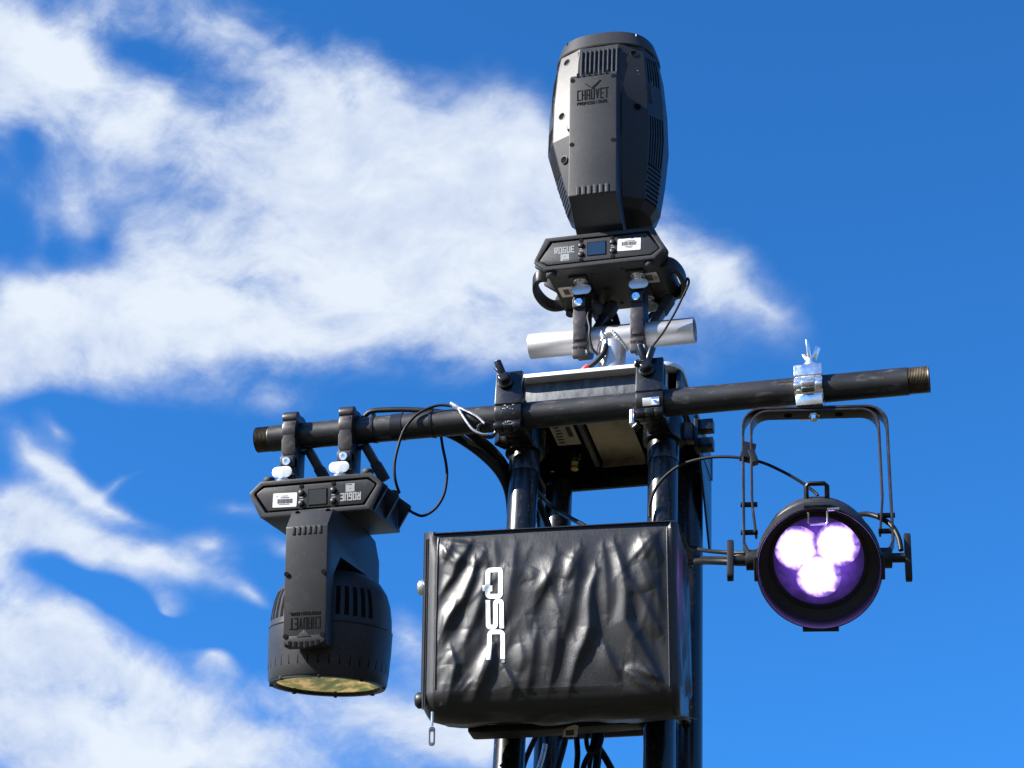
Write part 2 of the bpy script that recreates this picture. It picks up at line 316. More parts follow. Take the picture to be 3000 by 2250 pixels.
def gold_lens():
    m, n, l, p = mat_base('gold_coated_lens')
    p.inputs['Base Color'].default_value = (0.80, 0.68, 0.36, 1); p.inputs['Metallic'].default_value = 0.9; p.inputs['Roughness'].default_value = 0.012
    tc = n.new('ShaderNodeTexCoord'); v = n.new('ShaderNodeTexNoise'); v.inputs['Scale'].default_value = 45; l.new(tc.outputs['Object'], v.inputs['Vector'])
    b = n.new('ShaderNodeBump'); b.inputs['Strength'].default_value = 0.05; b.inputs['Distance'].default_value = 0.003; l.new(v.outputs['Fac'], b.inputs['Height'])
    return m
GROUND, FABRIC, GOLD = ground_mat(), fabric_mat(), gold_lens()
def led_mat(name, col, st, r_in, r_out, lo):
    m, n, l, p = mat_base(name); p.inputs['Base Color'].default_value = (0.02, 0.02, 0.02, 1); p.inputs['Roughness'].default_value = 0.2
    tc = n.new('ShaderNodeTexCoord'); ln = n.new('ShaderNodeVectorMath'); ln.operation = 'LENGTH'; l.new(tc.outputs['Object'], ln.inputs[0])
    nz = n.new('ShaderNodeTexNoise'); nz.inputs['Scale'].default_value = 55; nz.inputs['Detail'].default_value = 3; nz.inputs['Distortion'].default_value = 0.6; l.new(tc.outputs['Object'], nz.inputs['Vector'])
    ad = n.new('ShaderNodeMath'); ad.operation = 'MULTIPLY_ADD'; l.new(nz.outputs['Fac'], ad.inputs[0]); ad.inputs[1].default_value = 0.024; l.new(ln.outputs['Value'], ad.inputs[2])
    mr = n.new('ShaderNodeMapRange'); mr.interpolation_type = 'SMOOTHERSTEP'; l.new(ad.outputs[0], mr.inputs[0]); mr.inputs[1].default_value = r_in+.012; mr.inputs[2].default_value = r_out+.012; mr.inputs[3].default_value = st; mr.inputs[4].default_value = lo
    p.inputs['Emission Color'].default_value = tuple(col)+(1,); l.new(mr.outputs[0], p.inputs['Emission Strength'])
    return m
LED = led_mat('led_emitter', (0.40, 0.24, 1.0), 4.4, 0.014, 0.039, 0.14)
PLATE = led_mat('lens_plate_glow', (0.25, 0.09, 1.0), 0.36, 0.0, 0.085, 0.02)
LEDH = emis('led_collimator', (0.30, 0.07, 1.0), 0.10)

# ------------------------------------------------------------------ ground
g = MB().add([(-400000, -400000, 0), (400000, -400000, 0), (400000, 400000, 0), (-400000, 400000, 0)], [(0, 1, 2, 3)]).build('ground', GROUND); g['kind'] = 'structure'

# wooded hills round the site, below the picture; the downward lens mirrors them
def hill_mat():
    m, n, l, p = mat_base('autumn_woodland')
    tc = n.new('ShaderNodeTexCoord'); nz = n.new('ShaderNodeTexNoise'); nz.inputs['Scale'].default_value = 0.8; nz.inputs['Detail'].default_value = 3; nz.inputs['Roughness'].default_value = 0.7; l.new(tc.outputs['Object'], nz.inputs['Vector'])
    r = n.new('ShaderNodeValToRGB'); l.new(nz.outputs['Fac'], r.inputs[0]); e = r.color_ramp.elements
    e[0].position = 0.40; e[0].color = (0.022, 0.034, 0.008, 1); e[1].position = 0.60; e[1].color = (0.24, 0.16, 0.08, 1); k = e.new(0.48); k.color = (0.06, 0.065, 0.012, 1); k = e.new(0.55); k.color = (0.13, 0.11, 0.03, 1)
    l.new(r.outputs[0], p.inputs['Base Color']); p.inputs['Roughness'].default_value = 0.9
    return m
def vn(x, y):
    def h(i, j): return ((math.sin(i*127.1+j*311.7)*43758.5453) % 1.0)
    i, j = math.floor(x), math.floor(y); fx, fy = x-i, y-j; fx = fx*fx*(3-2*fx); fy = fy*fy*(3-2*fy)
    return (h(i, j)*(1-fx)+h(i+1, j)*fx)*(1-fy)+(h(i, j+1)*(1-fx)+h(i+1, j+1)*fx)*fy
rings = []
for k, (rad, hh) in enumerate(((90, -.5), (105, 4), (125, 10), (150, 17), (190, 24), (230, 27), (270, 24), (330, -1))):
    ring = []
    for i in range(240):
        a = 2*math.pi*i/240; z = hh*(.75+.5*vn(a*3+10, k*.1)) + (2.2*(vn(i*.9, k*3.1)-.5)*2 if 0 < k < 7 else 0)
        ring.append((rad*1000*math.cos(a), rad*1000*math.sin(a), z*1000))
    rings.append(ring)
hl = MB().loft(rings, cap=False).build('hills', hill_mat(), ang=80); hl['kind'] = 'structure'

# ------------------------------------------------------------------ truss tower
S = 254.0
tw = thing('truss_tower', 'tall gloss black square truss tower of four round tubes', 'truss tower', (127, 127, -H))
def T(x, y, z): return (x-127, y-127, z+H)                # tower coordinates -> local of the tower empty
for (x, y, rr) in ((0, 0, 26.5), (S, 0, 26.5), (0, S, 25.5), (S, S, 25.5)):
    ch = MB().cyl(T(x, y, -H+14), T(x, y, 118), rr, n=40).build('chord', PAINT, tw)
    if y == 0: MB().hollow(T(x, y, 0), T(x, y, 90), rr+1.6, rr-.5, 40).build('sleeve', PAINT, ch, bev=.5)
    MB().box(T(x, y, -H+7), (120, 120, 13)).build('foot_plate', PAINT, tw, bev=1)
for z in (-395, -900, -1400, -1900, -2400, -2900):
    for a, b in (((0, 0), (S, 0)), ((0, S), (S, S)), ((0, 0), (0, S)), ((S, 0), (S, S))):
        if z == -395 and a == (0, 0) and b == (S, 0): continue
        va, vb = Vector(T(*a, z)), Vector(T(*b, z)); d = (vb-va).normalized()
        MB().cyl(va+d*20, vb-d*20, 11, n=16).build('rung', PAINT, tw)
    if z <= -900:
        for a, b in (((0, 0), (S, 0)), ((0, S), (S, S)), ((0, 0), (0, S)), ((S, 0), (S, S))):
            va, vb = Vector(T(*a, z)), Vector(T(*b, z+480)); d = (vb-va).normalized()
            if z+480 > -500: continue
            MB().cyl(va+d*24, vb-d*24, 9, n=14).build('diagonal_brace', PAINT, tw)
# top frame: skirt of flat bars round the chord heads, aluminium sheet as its floor
fr = MB()
fr.box(T(127, S+36, 146), (330, 8, 50)); fr.box(T(-33, 127, 146), (8, 318, 50)); fr.box(T(287, 127, 146), (8, 318, 50))
frame = fr.build('top_frame', PAINT, tw, bev=.8)
MB().box(T(127, -30, 150), (262, 6, 40)).build('front_bar', ALUS, tw, bev=1.2)
for sx in (-1, 1):
    MB().cyl(T(127+sx*134, -28, 128), T(127+sx*134, -28, 169), 6.5, n=16).build('weld_post', ALU, tw)
MB().box(T(127, 127, 166.5), (316, 310, 3)).build('frame_floor', VOID, tw)
MB().box(T(126, 158, 163), (84, 194, 3)).build('stained_sheet', STAIN, tw)
MB().box(T(126, 257, 157), (84, 4, 14)).build('sheet_lip', STAIN, tw)
MB().box(T(74, 158, 158), (9, 200, 12)).build('channel_rail', ALUS, tw, bev=1)
lb = MB().box(T(36, 144, 162), (45, 74, 2)).build('rating_label', TANP, tw)
lt = MB()
for i in range(6): lt.box(T(26+random.uniform(-2, 2), 114+i*11, 160.6), (random.uniform(10, 16), 4, .6))
lt.box(T(47, 132, 160.5), (9, 36, .6)); lt.build('label_lines', INK, lb)
bo = MB().cyl(T(41, 206, 165), T(41, 206, 150), 13, n=6).cyl(T(41, 206, 150), T(41, 206, 143), 10, n=20).build('gland_nut', PAINT, tw, bev=.6)
MB().lathe([(7.5, 0), (7.5, 6), (8.5, 7), (8.5, 9), (7.5, 10), (7.5, 22), (5, 22)], T(41, 206, 143), (0, 0, -1), 20).build('gland_stem', BRASS, bo)
MB().hollow(T(-10, 167, 160), T(-10, 167, 142), 10, 5, 18).build('eye_ring', PAINT, tw)
# gusset plates on the right-hand side between front and rear tube
gp = MB(); gp.prism([(127+40, H+118), (127+163, H+118), (127+163, H-28), (127+150, H-36)], 'x', 127+32, 127+36); gp.v = [Vector((p.x, p.y-127, p.z)) for p in gp.v]; gp.build('gusset_plate', PAINT, tw, bev=.6)
gp = MB(); gp.prism([(127+40, H+118), (127+163, H+118), (127+163, H-28), (127+150, H-36)], 'x', -163, -159); gp.v = [Vector((p.x, p.y-127, p.z)) for p in gp.v]; gp.build('gusset_plate', PAINT, tw, bev=.6)

# ------------------------------------------------------------------ aluminium tee on top of the tower
tee = thing('tee_mount', 'bare aluminium tee of welded tube on a plate capping the tower', 'pipe stand', (127, 127, 171))
pl = rrect(0, -8, 334, 346, 38, 6)
MB().prism(pl, 'z', 0, 8).build('base_plate', ALUW, tee, bev=1)
MB().cyl((0, 0, 8), (0, 0, 170), 26, n=40).build('post', ALU, tee)
MB().hollow((-164, 0, 187), (160, 0, 187), 25, 21.5, 40).build('crossbar', ALU, tee, bev=.6)
def saddle(r1, r2, zc, k=44):
    out = []
    for i in range(k):
        a = 2*math.pi*i/k; x = r1*math.cos(a); y = r1*math.sin(a)
        out.append((x, y, zc - math.sqrt(max(r2*r2-y*y, 4))))
    return out
wb = MB()
for p in saddle(25.6, 25, 187): wb.ball(p, 4.2, 8)
wb.build('weld_bead', ALU, tee)
wb = MB()
for a in ang_ring(30): wb.ball((27*math.cos(a), 27*math.sin(a), 9), 3.4, 6)
wb.build('weld_bead', ALU, tee)

# ------------------------------------------------------------------ the long black pipe
px0, px1 = -483, 730
pipe = thing('steel_pipe', 'long black steel pipe with bare threaded ends clamped across the tower', 'pipe', (127, -95, 65))
MB().hollow((px0+27-127, 0, 0), (px1-35-127, 0, 0), 24, 20, 48).build('pipe_wall', PIPE, pipe)
def threads(x0, x1, step):
    pr = [(23.2, 0)]; z = 0; n = int((x1-x0)/step)
    for i in range(n): pr += [(23.4, i*step), (22.2, (i+.5)*step)]
    pr += [(23.2, x1-x0), (20, x1-x0), (20, 0)]
    return MB().lathe(pr, (x0-127, 0, 0), (1, 0, 0), 40, closed=True).build('threaded_end', THREAD, pipe)
threads(px0, px0+27.2, 2.6); threads(px1-35.2, px1, 2.6)
MB().hollow((at(1140, 1250, -118).x-127, 0, 0), (at(1140, 1250, -118).x-127+21, 0, 0), 24.9, 23.5, 40).build('tape_wrap', VINYL, pipe)
zt = MB().tube([(at(1162, 1250, -118).x-127+26*0, 0, 24.5), (at(1162, 1250, -118).x-127, -3, 34), (at(1162, 1250, -118).x-125, -4, 38)], 2.2, 6).build('tape_tail', VINYL, pipe)

for px_ in (1085, 1255):
    xx = at(px_, 1230, -118).x-127
    MB().hollow((xx, 0, 0), (xx+4.5, 0, 0), 25.6, 24.1, 40).box((xx+2, -14, 22.5), (6, 6, 5), (.6, 0, 0)).build('cable_tie', VINYL, pipe)
# ------------------------------------------------------------------ black couplers that hold the pipe to the tower
def arc_strip(r, a0, a1, x0, x1, th=.5, k=8):          # curved sticker on a band round the x axis
    rings = []
    for i in range(k+1):
        a = R(a0+(a1-a0)*i/k); c, s_ = -math.cos(a), math.sin(a)
        rings.append([(x0, r*c, r*s_), (x1, r*c, r*s_), (x1, (r+th)*c, (r+th)*s_), (x0, (r+th)*c, (r+th)*s_)])
    return MB().loft(rings)
def coupler(x, label, dirs, right=False):
    c = thing('pipe_coupler', label, 'pipe clamp', (x, -95, 65), group='black couplers on the tower')
    pb = MB().hollow((-24, 0, 0), (24, 0, 0), 33, 24.2, 48).build('pipe_band', PAINT, c, bev=1.5)
    tb = MB(); tb.prism([(-35, 8), (-29, 4), (-25, 26), (-25, 74), (-35, 74)], 'x', -24, 24)
    tb.build('front_tab', PAINT, c, bev=1.5)
    MB().prism([(-14, 24), (-4, 30), (-6, 72), (-15, 72)], 'x', -24, 24).build('rear_tab', PAINT, c, bev=1.5)
    hub = Vector((-4 if right else -6, -36, 52 if not right else 50))
    nb = MB().lathe([(15, 0), (15, 3), (11, 5), (11, 16), (8, 18)], hub, (0, -1, .15), 20).build('bolt_hub', PAINT, c, bev=.5)
    for d, ln, rr in dirs:
        d = Vector(d).normalized(); b = hub+Vector((0, -8, 3))
        h = MB().cyl(b, b+d*ln, rr, rr*.93, 14).build('wing_prong', PAINT, nb, bev=.8)
        MB().cyl(b+d*ln*.995, b+d*(ln+1), rr*.72, rr*.6, 14).build('prong_tip', ZINC, nb)
    hg = MB()
    for a, b in ((-24, -9), (-8, 8), (9, 24)): hg.cyl((a, -22, -31), (b, -22, -31), 10, n=18)
    hg.build('hinge', PAINT, c, bev=.6)
    MB().box((0, 46, 0), (40, 40, 44)).build('link_block', PAINT, c, bev=3)
    MB().hollow((0, 95, -25), (0, 95, 25), 36, 27.2, 40).build('tube_band', PAINT, c, bev=1.5)
    MB().prism([(36, -20), (58, -16), (58, 16), (36, 20)], 'x', -9, 9).tf(Matrix.Translation((0, 95, 0)) @ Matrix.Rotation(R(-70 if right else 130), 4, 'Z')).build('band_tab', PAINT, c, bev=1.5)
    if right:
        st = arc_strip(33.2, -34, -10, -12, 17.5).build('sticker', KEYM, c)
        arc_strip(33.75, -33, -11, 4, 17, .3).build('sticker_panel', WHITE, st)
        arc_strip(34.1, -15, -10.8, 4, 17, .3).build('sticker_band', BLUEP, st)
        MB().add([(10.5, -34.2*math.cos(R(27)), -34.4*math.sin(R(29))-1), (6.5, -34.3*math.cos(R(20)), -34.4*math.sin(R(19.5))), (14.5, -34.3*math.cos(R(20)), -34.4*math.sin(R(19.5)))], [(0, 1, 2)]).tf(Matrix.Translation((0, -.9, 0))).build('sticker_triangle', BLUEP, st)
        for z in (16, -22):
            MB().box((74, 118, z), (26, 20, 22)).build('bolt_block', PAINT, c, bev=2)
        MB().box((58, 112, -3), (7, 26, 66)).build('side_tab', PAINT, c, bev=1)
        MB().cyl((-32, -22, -50), (-32, -22, -22), 5, n=14).build('hinge_pin', ZINC, c, bev=.8)
        MB().cyl((-28, -26, -62), (-18, -30, -56), 6.5, n=14).build('end_nut', PAINT, c, bev=.8)
    else:
        sp = MB()
        for i in range(26):
            a = R(random.uniform(-8, 34)); xx = random.uniform(-17, 17); rr = 33.3
            sp.box((xx, -rr*math.cos(a), rr*math.sin(a)), (random.uniform(1, 3.2), .5, random.uniform(.8, 2.6)), (-a, 0, random.uniform(-.4, .4)))
        sp.build('paint_fleck', GREYP, c)
        letters(MB(), 'TUV', -6, -33.6, 7.5, 4.0, 1.0, .9, y=-31.4, flip=True).build('stamped_letters', GREYP, c)
    return c
coupler(0, 'black coupler with worn paint flecks joining the pipe to the left tower tube', [((-.35, -.35, .9), 34, 7), ((-.55, .2, .8), 36, 4)])
coupler(254, 'black coupler with silver and blue sticker on the right tower tube', [((-.28, -.25, .95), 40, 7), ((.32, -.1, .95), 36, 7), ((-.9, -.4, .1), 20, 7)], right=True)

# ------------------------------------------------------------------ hook clamps of the moving heads (origin on the pipe axis, body towards -z)
def hook_clamp(loc, rot, label, ri, drop, lever=1, tagw=False, wall=True):
    c = thing('hook_clamp', label, 'light clamp', loc, rot, 'hook clamps of the moving heads')
    ro = ri+12
    # closed hook: ring with a squared cheek in front
    ring = []; inner = []
    n = 40
    for i in range(n):
        a = 2*math.pi*i/n; cs, sn = math.cos(a), math.sin(a)
        rr = ro
        if cs < -.2 and sn > -.5: rr = ro+4*min(1, (-cs-.2)*2)
        ring.append((rr*cs, rr*sn)); inner.append((ri*cs, ri*sn))
    MB().ringprism(ring, inner, 'x', -12.5, 12.5).build('hook', ANOD, c, bev=1.2)
    MB().cyl((-13.5, -ri-1, ri+2), (13.5, -ri-1, ri+2), 12.5, n=24).build('hook_knuckle', ANOD, c, bev=1.5)
    # cheek plate with a waist, block, bolt
    MB().prism([(-13, -ri+6), (-13, -ri-16), (-10, -ri-22), (10, -ri-22), (13, -ri-16), (13, -ri+6), (10, -ri+14), (9, 16), (-9, 16), (-10, -ri+14)], 'y', -ri-15, -ri-6).build('cheek', ANOD, c, bev=1)
    MB().prism([(-ri-14, -ri-6), (-ri-14, -drop+22), (-12, -drop+14), (12, -drop+14), (16, -ri-4)], 'x', -12.5, 12.5).build('body', ANOD, c, bev=1.5)
    bl = MB().box((0, -ri-11, -ri-36 if drop > 85 else -ri-30), (25, 20, 19)).build('jaw_block', ANOD, c, bev=1)
    zb = -ri-36 if drop > 85 else -ri-30
    b = MB().lathe([(8.2, 0), (8.2, 2.2), (7.2, 3.2), (3.5, 3.2), (3.2, 1.6), (.1, 1.6)], (0, -ri-20.5, zb), (0, -1, 0), 24).build('bolt_head', ZINC, c)
    MB().box((0, -ri-5, -drop+20), (27, 24, 12)).build('foot_block', ANOD, c, bev=1)
    MB().box((0, 0, -drop+3.5), (34, 128, 7)).build('omega_bracket', ANOD, c, bev=1)
    # lever
    s = lever
    lv = MB().box((0, 0, -34), (15, 22, 68)); lv.tf(Matrix.Translation((s*19, 14, -ri+2)) @ Matrix.Rotation(R(-s*28), 4, 'Y') @ Matrix.Rotation(R(10), 4, 'X')); lv.build('lever', ANOD, c, bev=2.5)
    lv = MB().box((0, 0, 0), (18, 26, 36)); lv.tf(Matrix.Translation((s*19, 14, -ri+2)) @ Matrix.Rotation(R(-s*28), 4, 'Y') @ Matrix.Rotation(R(10), 4, 'X') @ Matrix.Translation((0, 0, -58))); lv.build('lever_grip', RUBBER, c, bev=3)
    # quarter-turn fasteners with stamped wing keys, front and rear
    for sy in (-1, 1):
        f = MB().lathe([(14, 0), (14, 1.4), (12, 2), (13, 3.4), (13, 4.6), (8, 5), (8, 9), (4, 10)], (-4, sy*48, -drop+7), (0, 0, 1), 28).build('lock_washer', ZINC, c)
        MB().prism(rrect(-6, -drop+26, 38, 20, 9.8, 6), 'y', -1, 1).tf(Matrix.Translation((0, sy*50, 0))).build('wing_key', KEYM, c, bev=.5)
    if tagw:
        t = MB().prism([(-14, 0), (12, 2), (14, -12), (6, -20), (-2, -22), (-13, -14)], 'y', -1, 1).tf(Matrix.Translation((0, -ri-10, ri+6)) @ Matrix.Rotation(math.pi, 4, 'Y') @ Matrix.Rotation(R(18), 4, 'X')).build('paper_tag', PAPER, c)
        MB().box((0, -ri-16, ri+22), (24, 14, 16)).build('tag_block', ANOD, c, bev=2)
        ink = MB()
        for i, (zz, ww) in enumerate(((2, 3), (5, 5), (8, 4), (11, 3))): ink.box((1+random.uniform(-1, 1), -ri-11.8-.32*zz, ri+6+zz), (ww, .4, 1.5), (R(-18), 0, .4))
        ink.build('tag_ink', INK, t)
    return c
WAL, TAL = 13.0, 6.0      # tilt of the two moving heads on their pipes, degrees
hook_clamp((-408, -95, 65), (R(WAL), 0, 0), 'black hook clamp nearest the left threaded end of the pipe', 24.2, 107)
hook_clamp((-300, -95, 65), (R(WAL), 0, 0), 'black hook clamp on the pipe above the grey inverted lettering', 24.2, 107)
hook_clamp((70, 127, 358), (R(-TAL), math.pi, 0), 'black hook clamp left of the post on the aluminium crossbar', 25.2, 112, -1, True)
hook_clamp((182, 127, 358), (R(-TAL), math.pi, 0), 'black hook clamp right of the post on the aluminium crossbar', 25.2, 112, -1, True)

# ------------------------------------------------------------------ moving head parts shared by both lights
def head_base(parent, M, hw=128, dp=190, ht=70, handles=True, under=True, lit=True):
    """base with its mounting face at z=0, top at z=ht, display towards -y; M places it"""
    k = hw/128.0; q = dp/2
    hexp = [(-107*k, 0), (107*k, 0), (128*k, 19), (128*k, 24), (106*k, ht), (-106*k, ht)]
    def B(mb): return mb.tf(M)
    bd = B(MB().prism(hexp, 'y', -q+8, q)).build('base', PLASTIC, parent, bev=2.5)
    ins = lambda d: [(-(107*k-d*.6), d), (107*k-d*.6, d), (128*k-d*1.15, 19+d*.15), (128*k-d*1.15, 24), (106*k-d*1.2, ht-d), (-(106*k-d*1.2), ht-d), (-(128*k-d*1.15), 24), (-(128*k-d*1.15), 19+d*.15)]
    out = [(-107*k, 0), (107*k, 0), (128*k, 19), (128*k, 24), (106*k, ht), (-106*k, ht), (-128*k, 24), (-128*k, 19)]
    B(MB().ringprism(out, ins(8), 'y', -q, -q+8)).build('front_rim', PLASTIC, bd, bev=1)
    B(MB().prism(ins(11.5), 'y', -q+1.5, -q+8)).build('front_panel', PLASTIC, bd, bev=1)
    yf = -q+1.5
    B(MB().prism(rrect(-4.5*k, 36, 37*k, 30, 1), 'y', yf-.8, yf)).build('display_frame', VOID, bd)
    B(MB().prism(rrect(-4.5*k, 36, 34*k, 27, 1), 'y', yf-1.3, yf-.6)).build('display', SCREEN, bd)
    for xx in (-35*k, 27*k):
        for j, zz in enumerate((57, 46, 26.5, 14.5)):
            if j in (1, 2):
                bt = B(MB().lathe([(5, 0), (5, 2.6), (4, 3.4), (0.1, 3.4)], (xx, yf, zz), (0, -1, 0), 18)).build('button', PLAST2, bd)
                B(MB().hollow((xx, yf-.3, zz), (xx, yf+.2, zz), 6.2, 5.1, 18)).build('button_ring', VOID, bd)
            else:
                B(MB().lathe([(4.4, 0), (4.4, .5), (3.6, .8), (0.1, .8)], (xx, yf, zz), (0, -1, 0), 14)).build('panel_screw', VOID, bd)
        mk = MB().box((xx, yf-.15, 39), (7, .3, 1.6)).box((xx, yf-.15, 34.5), (7, .3, 1.6)); B(mk).build('button_marks', GREYP, bd)
    lt = letters(MB(), 'ROGUE', -88*k, 33, 14.5, 7.2*k, .9*k, 2.4, y=yf-.2, th=.4); B(lt).build('lettering', GREYP, bd)
    sq = B(MB().box((-67*k, yf-.2, 24), (17*k, .4, 15))).build('square_print', GREYP, bd)
    mk = MB().box((-69*k, yf-.45, 18.5), (2, .2, 2)).box((-64*k, yf-.45, 18.5), (8, .2, 1)).box((-67*k, yf-.45, 25.5), (1.5, .2, 1.5)); B(mk).build('print_marks', PLAST2, sq)
    lab = MB().prism(rrect(0, 0, 45, 26, 2), 'y', -.5, 0).tf(Matrix.Translation((59*k, yf, 37)) @ Matrix.Rotation(R(2), 4, 'Y')); labo = B(lab).build('barcode_label', PAPER, bd)
    bc = MB(); xx = -14
    while xx < 14:
        w = random.choice((.5, .8, 1.2)); bc.box((xx, -.7, 2), (w, .2, 8)); xx += w+random.choice((.5, .8))
    bc.box((0, -.7, -4.5), (16, .2, 1.4)).box((0, -.7, -7.5), (11, .2, 1)).box((1, -.7, 7.8), (20, .2, 1.2)).box((15, -.7, -7), (1.6, .2, 1.6))
    bc.tf(Matrix.Translation((59*k, yf, 37)) @ Matrix.Rotation(R(2), 4, 'Y')); B(bc).build('barcode', INK, labo)
    for sx in (-1, 1):
        for sy in (-1, 1):
            B(MB().lathe([(9, 0), (10.5, 2), (10.5, 8), (8.5, 10), (.1, 10)], (sx*96*k, sy*(q-14), 0), (0, 0, -1), 18)).build('rubber_foot', RUBBER, parent)
    # side cheeks with ribs, recessed sides
    for sx in (-1, 1):
        for yy in (-q+22, 0, q-14): B(MB().prism([(sx*107*k, 2), (sx*(128*k+3), 20), (sx*(128*k+3), 25), (sx*107.5*k, ht-3)], 'y', yy-4, yy+4)).build('side_rib', PLAST2, bd, bev=1)
    if handles:
        for sx in (-1, 1):
            p = smooth([(sx*112, -50, 12), (sx*130, -52, 10), (sx*141, -32, 7), (sx*145, 0, 5), (sx*140, 36, 4), (sx*128, 62, 6), (sx*108, 70, 10)], 6)
            hd = MB().band(p, (0, 0, 1), 22, 11); B(hd).build('carry_handle', PLAST2, parent, bev=2.5)
    if under:
        for (xx, yy, a) in ((-84, 0, 90), (86, -22, 90)):
            t = B(MB().prism(rrect(0, 0, 40, 30, 1.5), 'z', -.5, 0).tf(Matrix.Translation((xx, yy, 0)) @ Matrix.Rotation(R(a), 4, 'Z'))).build('underside_label', TANP, bd)
            bc = MB(); xx2 = -11
            while xx2 < 11:
                w = random.choice((.6, .9, 1.3)); bc.box((xx2, 1, -.7), (w, 12, .2)); xx2 += w+.6
            bc.box((0, -9, -.7), (22, 1.6, .2)).box((0, -12, -.7), (14, 1.2, .2))
            bc.tf(Matrix.Translation((xx, yy, 0)) @ Matrix.Rotation(R(a), 4, 'Z')); B(bc).build('label_print', INK, t)
        sc = MB()
        for (xx, yy) in ((-20, -60), (40, -66), (-30, 30), (10, 70), (-6, 4), (52, 40), (-70, 74), (100, 40)): sc.lathe([(4.5, 0), (4, -1.6), (.1, -1.6)], (xx, yy, 0), (0, 0, 1), 12)
        B(sc).build('screw_heads', PLAST2, bd)
    return bd
def disc(mb, c, nrm, r, th=.6, n=18): return mb.cyl(Vector(c), Vector(c)+Vector(nrm).normalized()*th, r, n=n)

# ------------------------------------------------------------------ the tall beam light on top
mh = thing('beam_moving_head', 'tall black beam moving head pointing straight up on the aluminium tee', 'moving light', (126, 127, 358), (R(TAL), 0, 0))
ZB = 112
head_base(mh, Matrix.Translation((-6, 0, ZB)))
XA = -7
# yoke: U seen from the side, arms in front and behind the head
def arm_profile(s): return [(s*58, ZB+70), (s*150, 236), (s*150, 508), (s*143, 520), (s*112, 520), (s*106, 512), (s*106, 262), (s*58, 205), (0, 196), (0, ZB+70)]
yk = MB()
prof = [(-66, ZB+70), (-150, 236), (-150, 505), (-142, 516), (-112, 516), (-106, 508), (-106, 262), (-60, 206), (60, 206), (106, 262), (106, 508), (112, 516), (142, 516), (150, 505), (150, 236), (66, ZB+70)]
yk.prism(prof, 'x', XA-47, XA+47)
yoke = yk.build('yoke', PLASTIC, mh, bev=2.2)
yf = -150
tt = MB()
for i in range(6): tt.box((XA-30+i*11.6, yf-.2, 511), (5.4, 1.2, 9))
tt.build('arm_notches', VOID, yoke)
for i in range(6): MB().prism(rrect(XA-28+i*11.4, 246, 6.4, 19, 1), 'y', yf-2, yf).build('arm_rib', PLASTIC, yoke, bev=.7)
sc = MB()
for xx, zz in ((XA-41, 500), (XA+41, 500), (XA-41, 352), (XA+41, 352)): disc(sc, (xx, yf, zz), (0, -1, 0), 4.6)
sc.build('screw_holes', VOID, yoke)
MB().prism([(XA-16, 489), (XA-14.5, 490), (XA-2, 478.5), (XA-.2, 480.5), (XA+14, 494), (XA+17, 493), (XA, 474.5)], 'y', yf-.7, yf).build('emblem', VOID, yoke)
letters(MB(), 'CHAUVET', XA-31.5, 451, 24, 7.4, 1.8, 2.1, y=yf-.3, th=.6).build('lettering', VOID, yoke)  # both lettering lines: raised black strokes stand in for shade in the engraving
letters(MB(), 'PROFESSIONAL', XA-31.5, 440, 7, 4.2, 1.1, .95, y=yf-.3, th=.6).build('small_lettering_shade', VOID, yoke)
# head: lofted octagon
def octa(a, b, z, fx=46, fy=24, x0=XA-2):
    sx = a/122.0; sy = b/100.0; mx = 100*sx; my = 72*sy
    P = [(-fx*sx, -b), (fx*sx, -b), (mx, -my), (a, -fy*sy), (a, fy*sy), (mx, my), (fx*sx, b), (-fx*sx, b), (-mx, my), (-a, fy*sy), (-a, -fy*sy), (-mx, -my)]
    return [(x0+p[0], p[1], z) for p in P]
hs = [(74, 64, 250), (90, 78, 268), (104, 90, 330), (119, 100, 412), (117, 98, 500), (110, 93, 580), (103, 88, 618)]
hd = MB().loft([octa(a, b, z, x0=XA-2+max(0, (412-z)/160*13)) for a, b, z in hs]).build('head', PLASTIC, mh, bev=1.6, ang=7)
def chaikin(ring, q=.25, it=2):
    P = [Vector(p) for p in ring]
    for _ in range(it): P = [p for i in range(len(P)) for p in (P[i].lerp(P[(i+1) % len(P)], q), P[i].lerp(P[(i+1) % len(P)], 1-q))]
    return P
MB().loft([chaikin(octa(a*1.02, b*1.02, z, 46, 24)) for a, b, z in ((103, 87.5, 619), (104.5, 88.5, 622), (102, 86, 632), (95, 80, 655), (91, 77, 657), (87, 73, 655), (85, 71, 640))]).build('front_bezel', PLASTIC, hd, ang=24)
MB().loft([octa(a, b, z, 46, 24) for a, b, z in ((86, 72, 641), (60, 52, 648), (5, 4, 651))]).build('front_lens', SCREEN, hd)
for sx, sy in ((1, -1), (-1, -1)):
    MB().box((XA-2+sx*70, sy*60, 650), (9, 7, 8), (0, 0, -sx*.5)).build('bezel_tab', PLAST2, hd, bev=1.5)
def interp(z):
    for (a0, b0, z0), (a1, b1, z1) in zip(hs, hs[1:]):
        if z0 <= z <= z1: t = (z-z0)/(z1-z0); return a0+(a1-a0)*t, b0+(b1-b0)*t
    return hs[-1][:2]
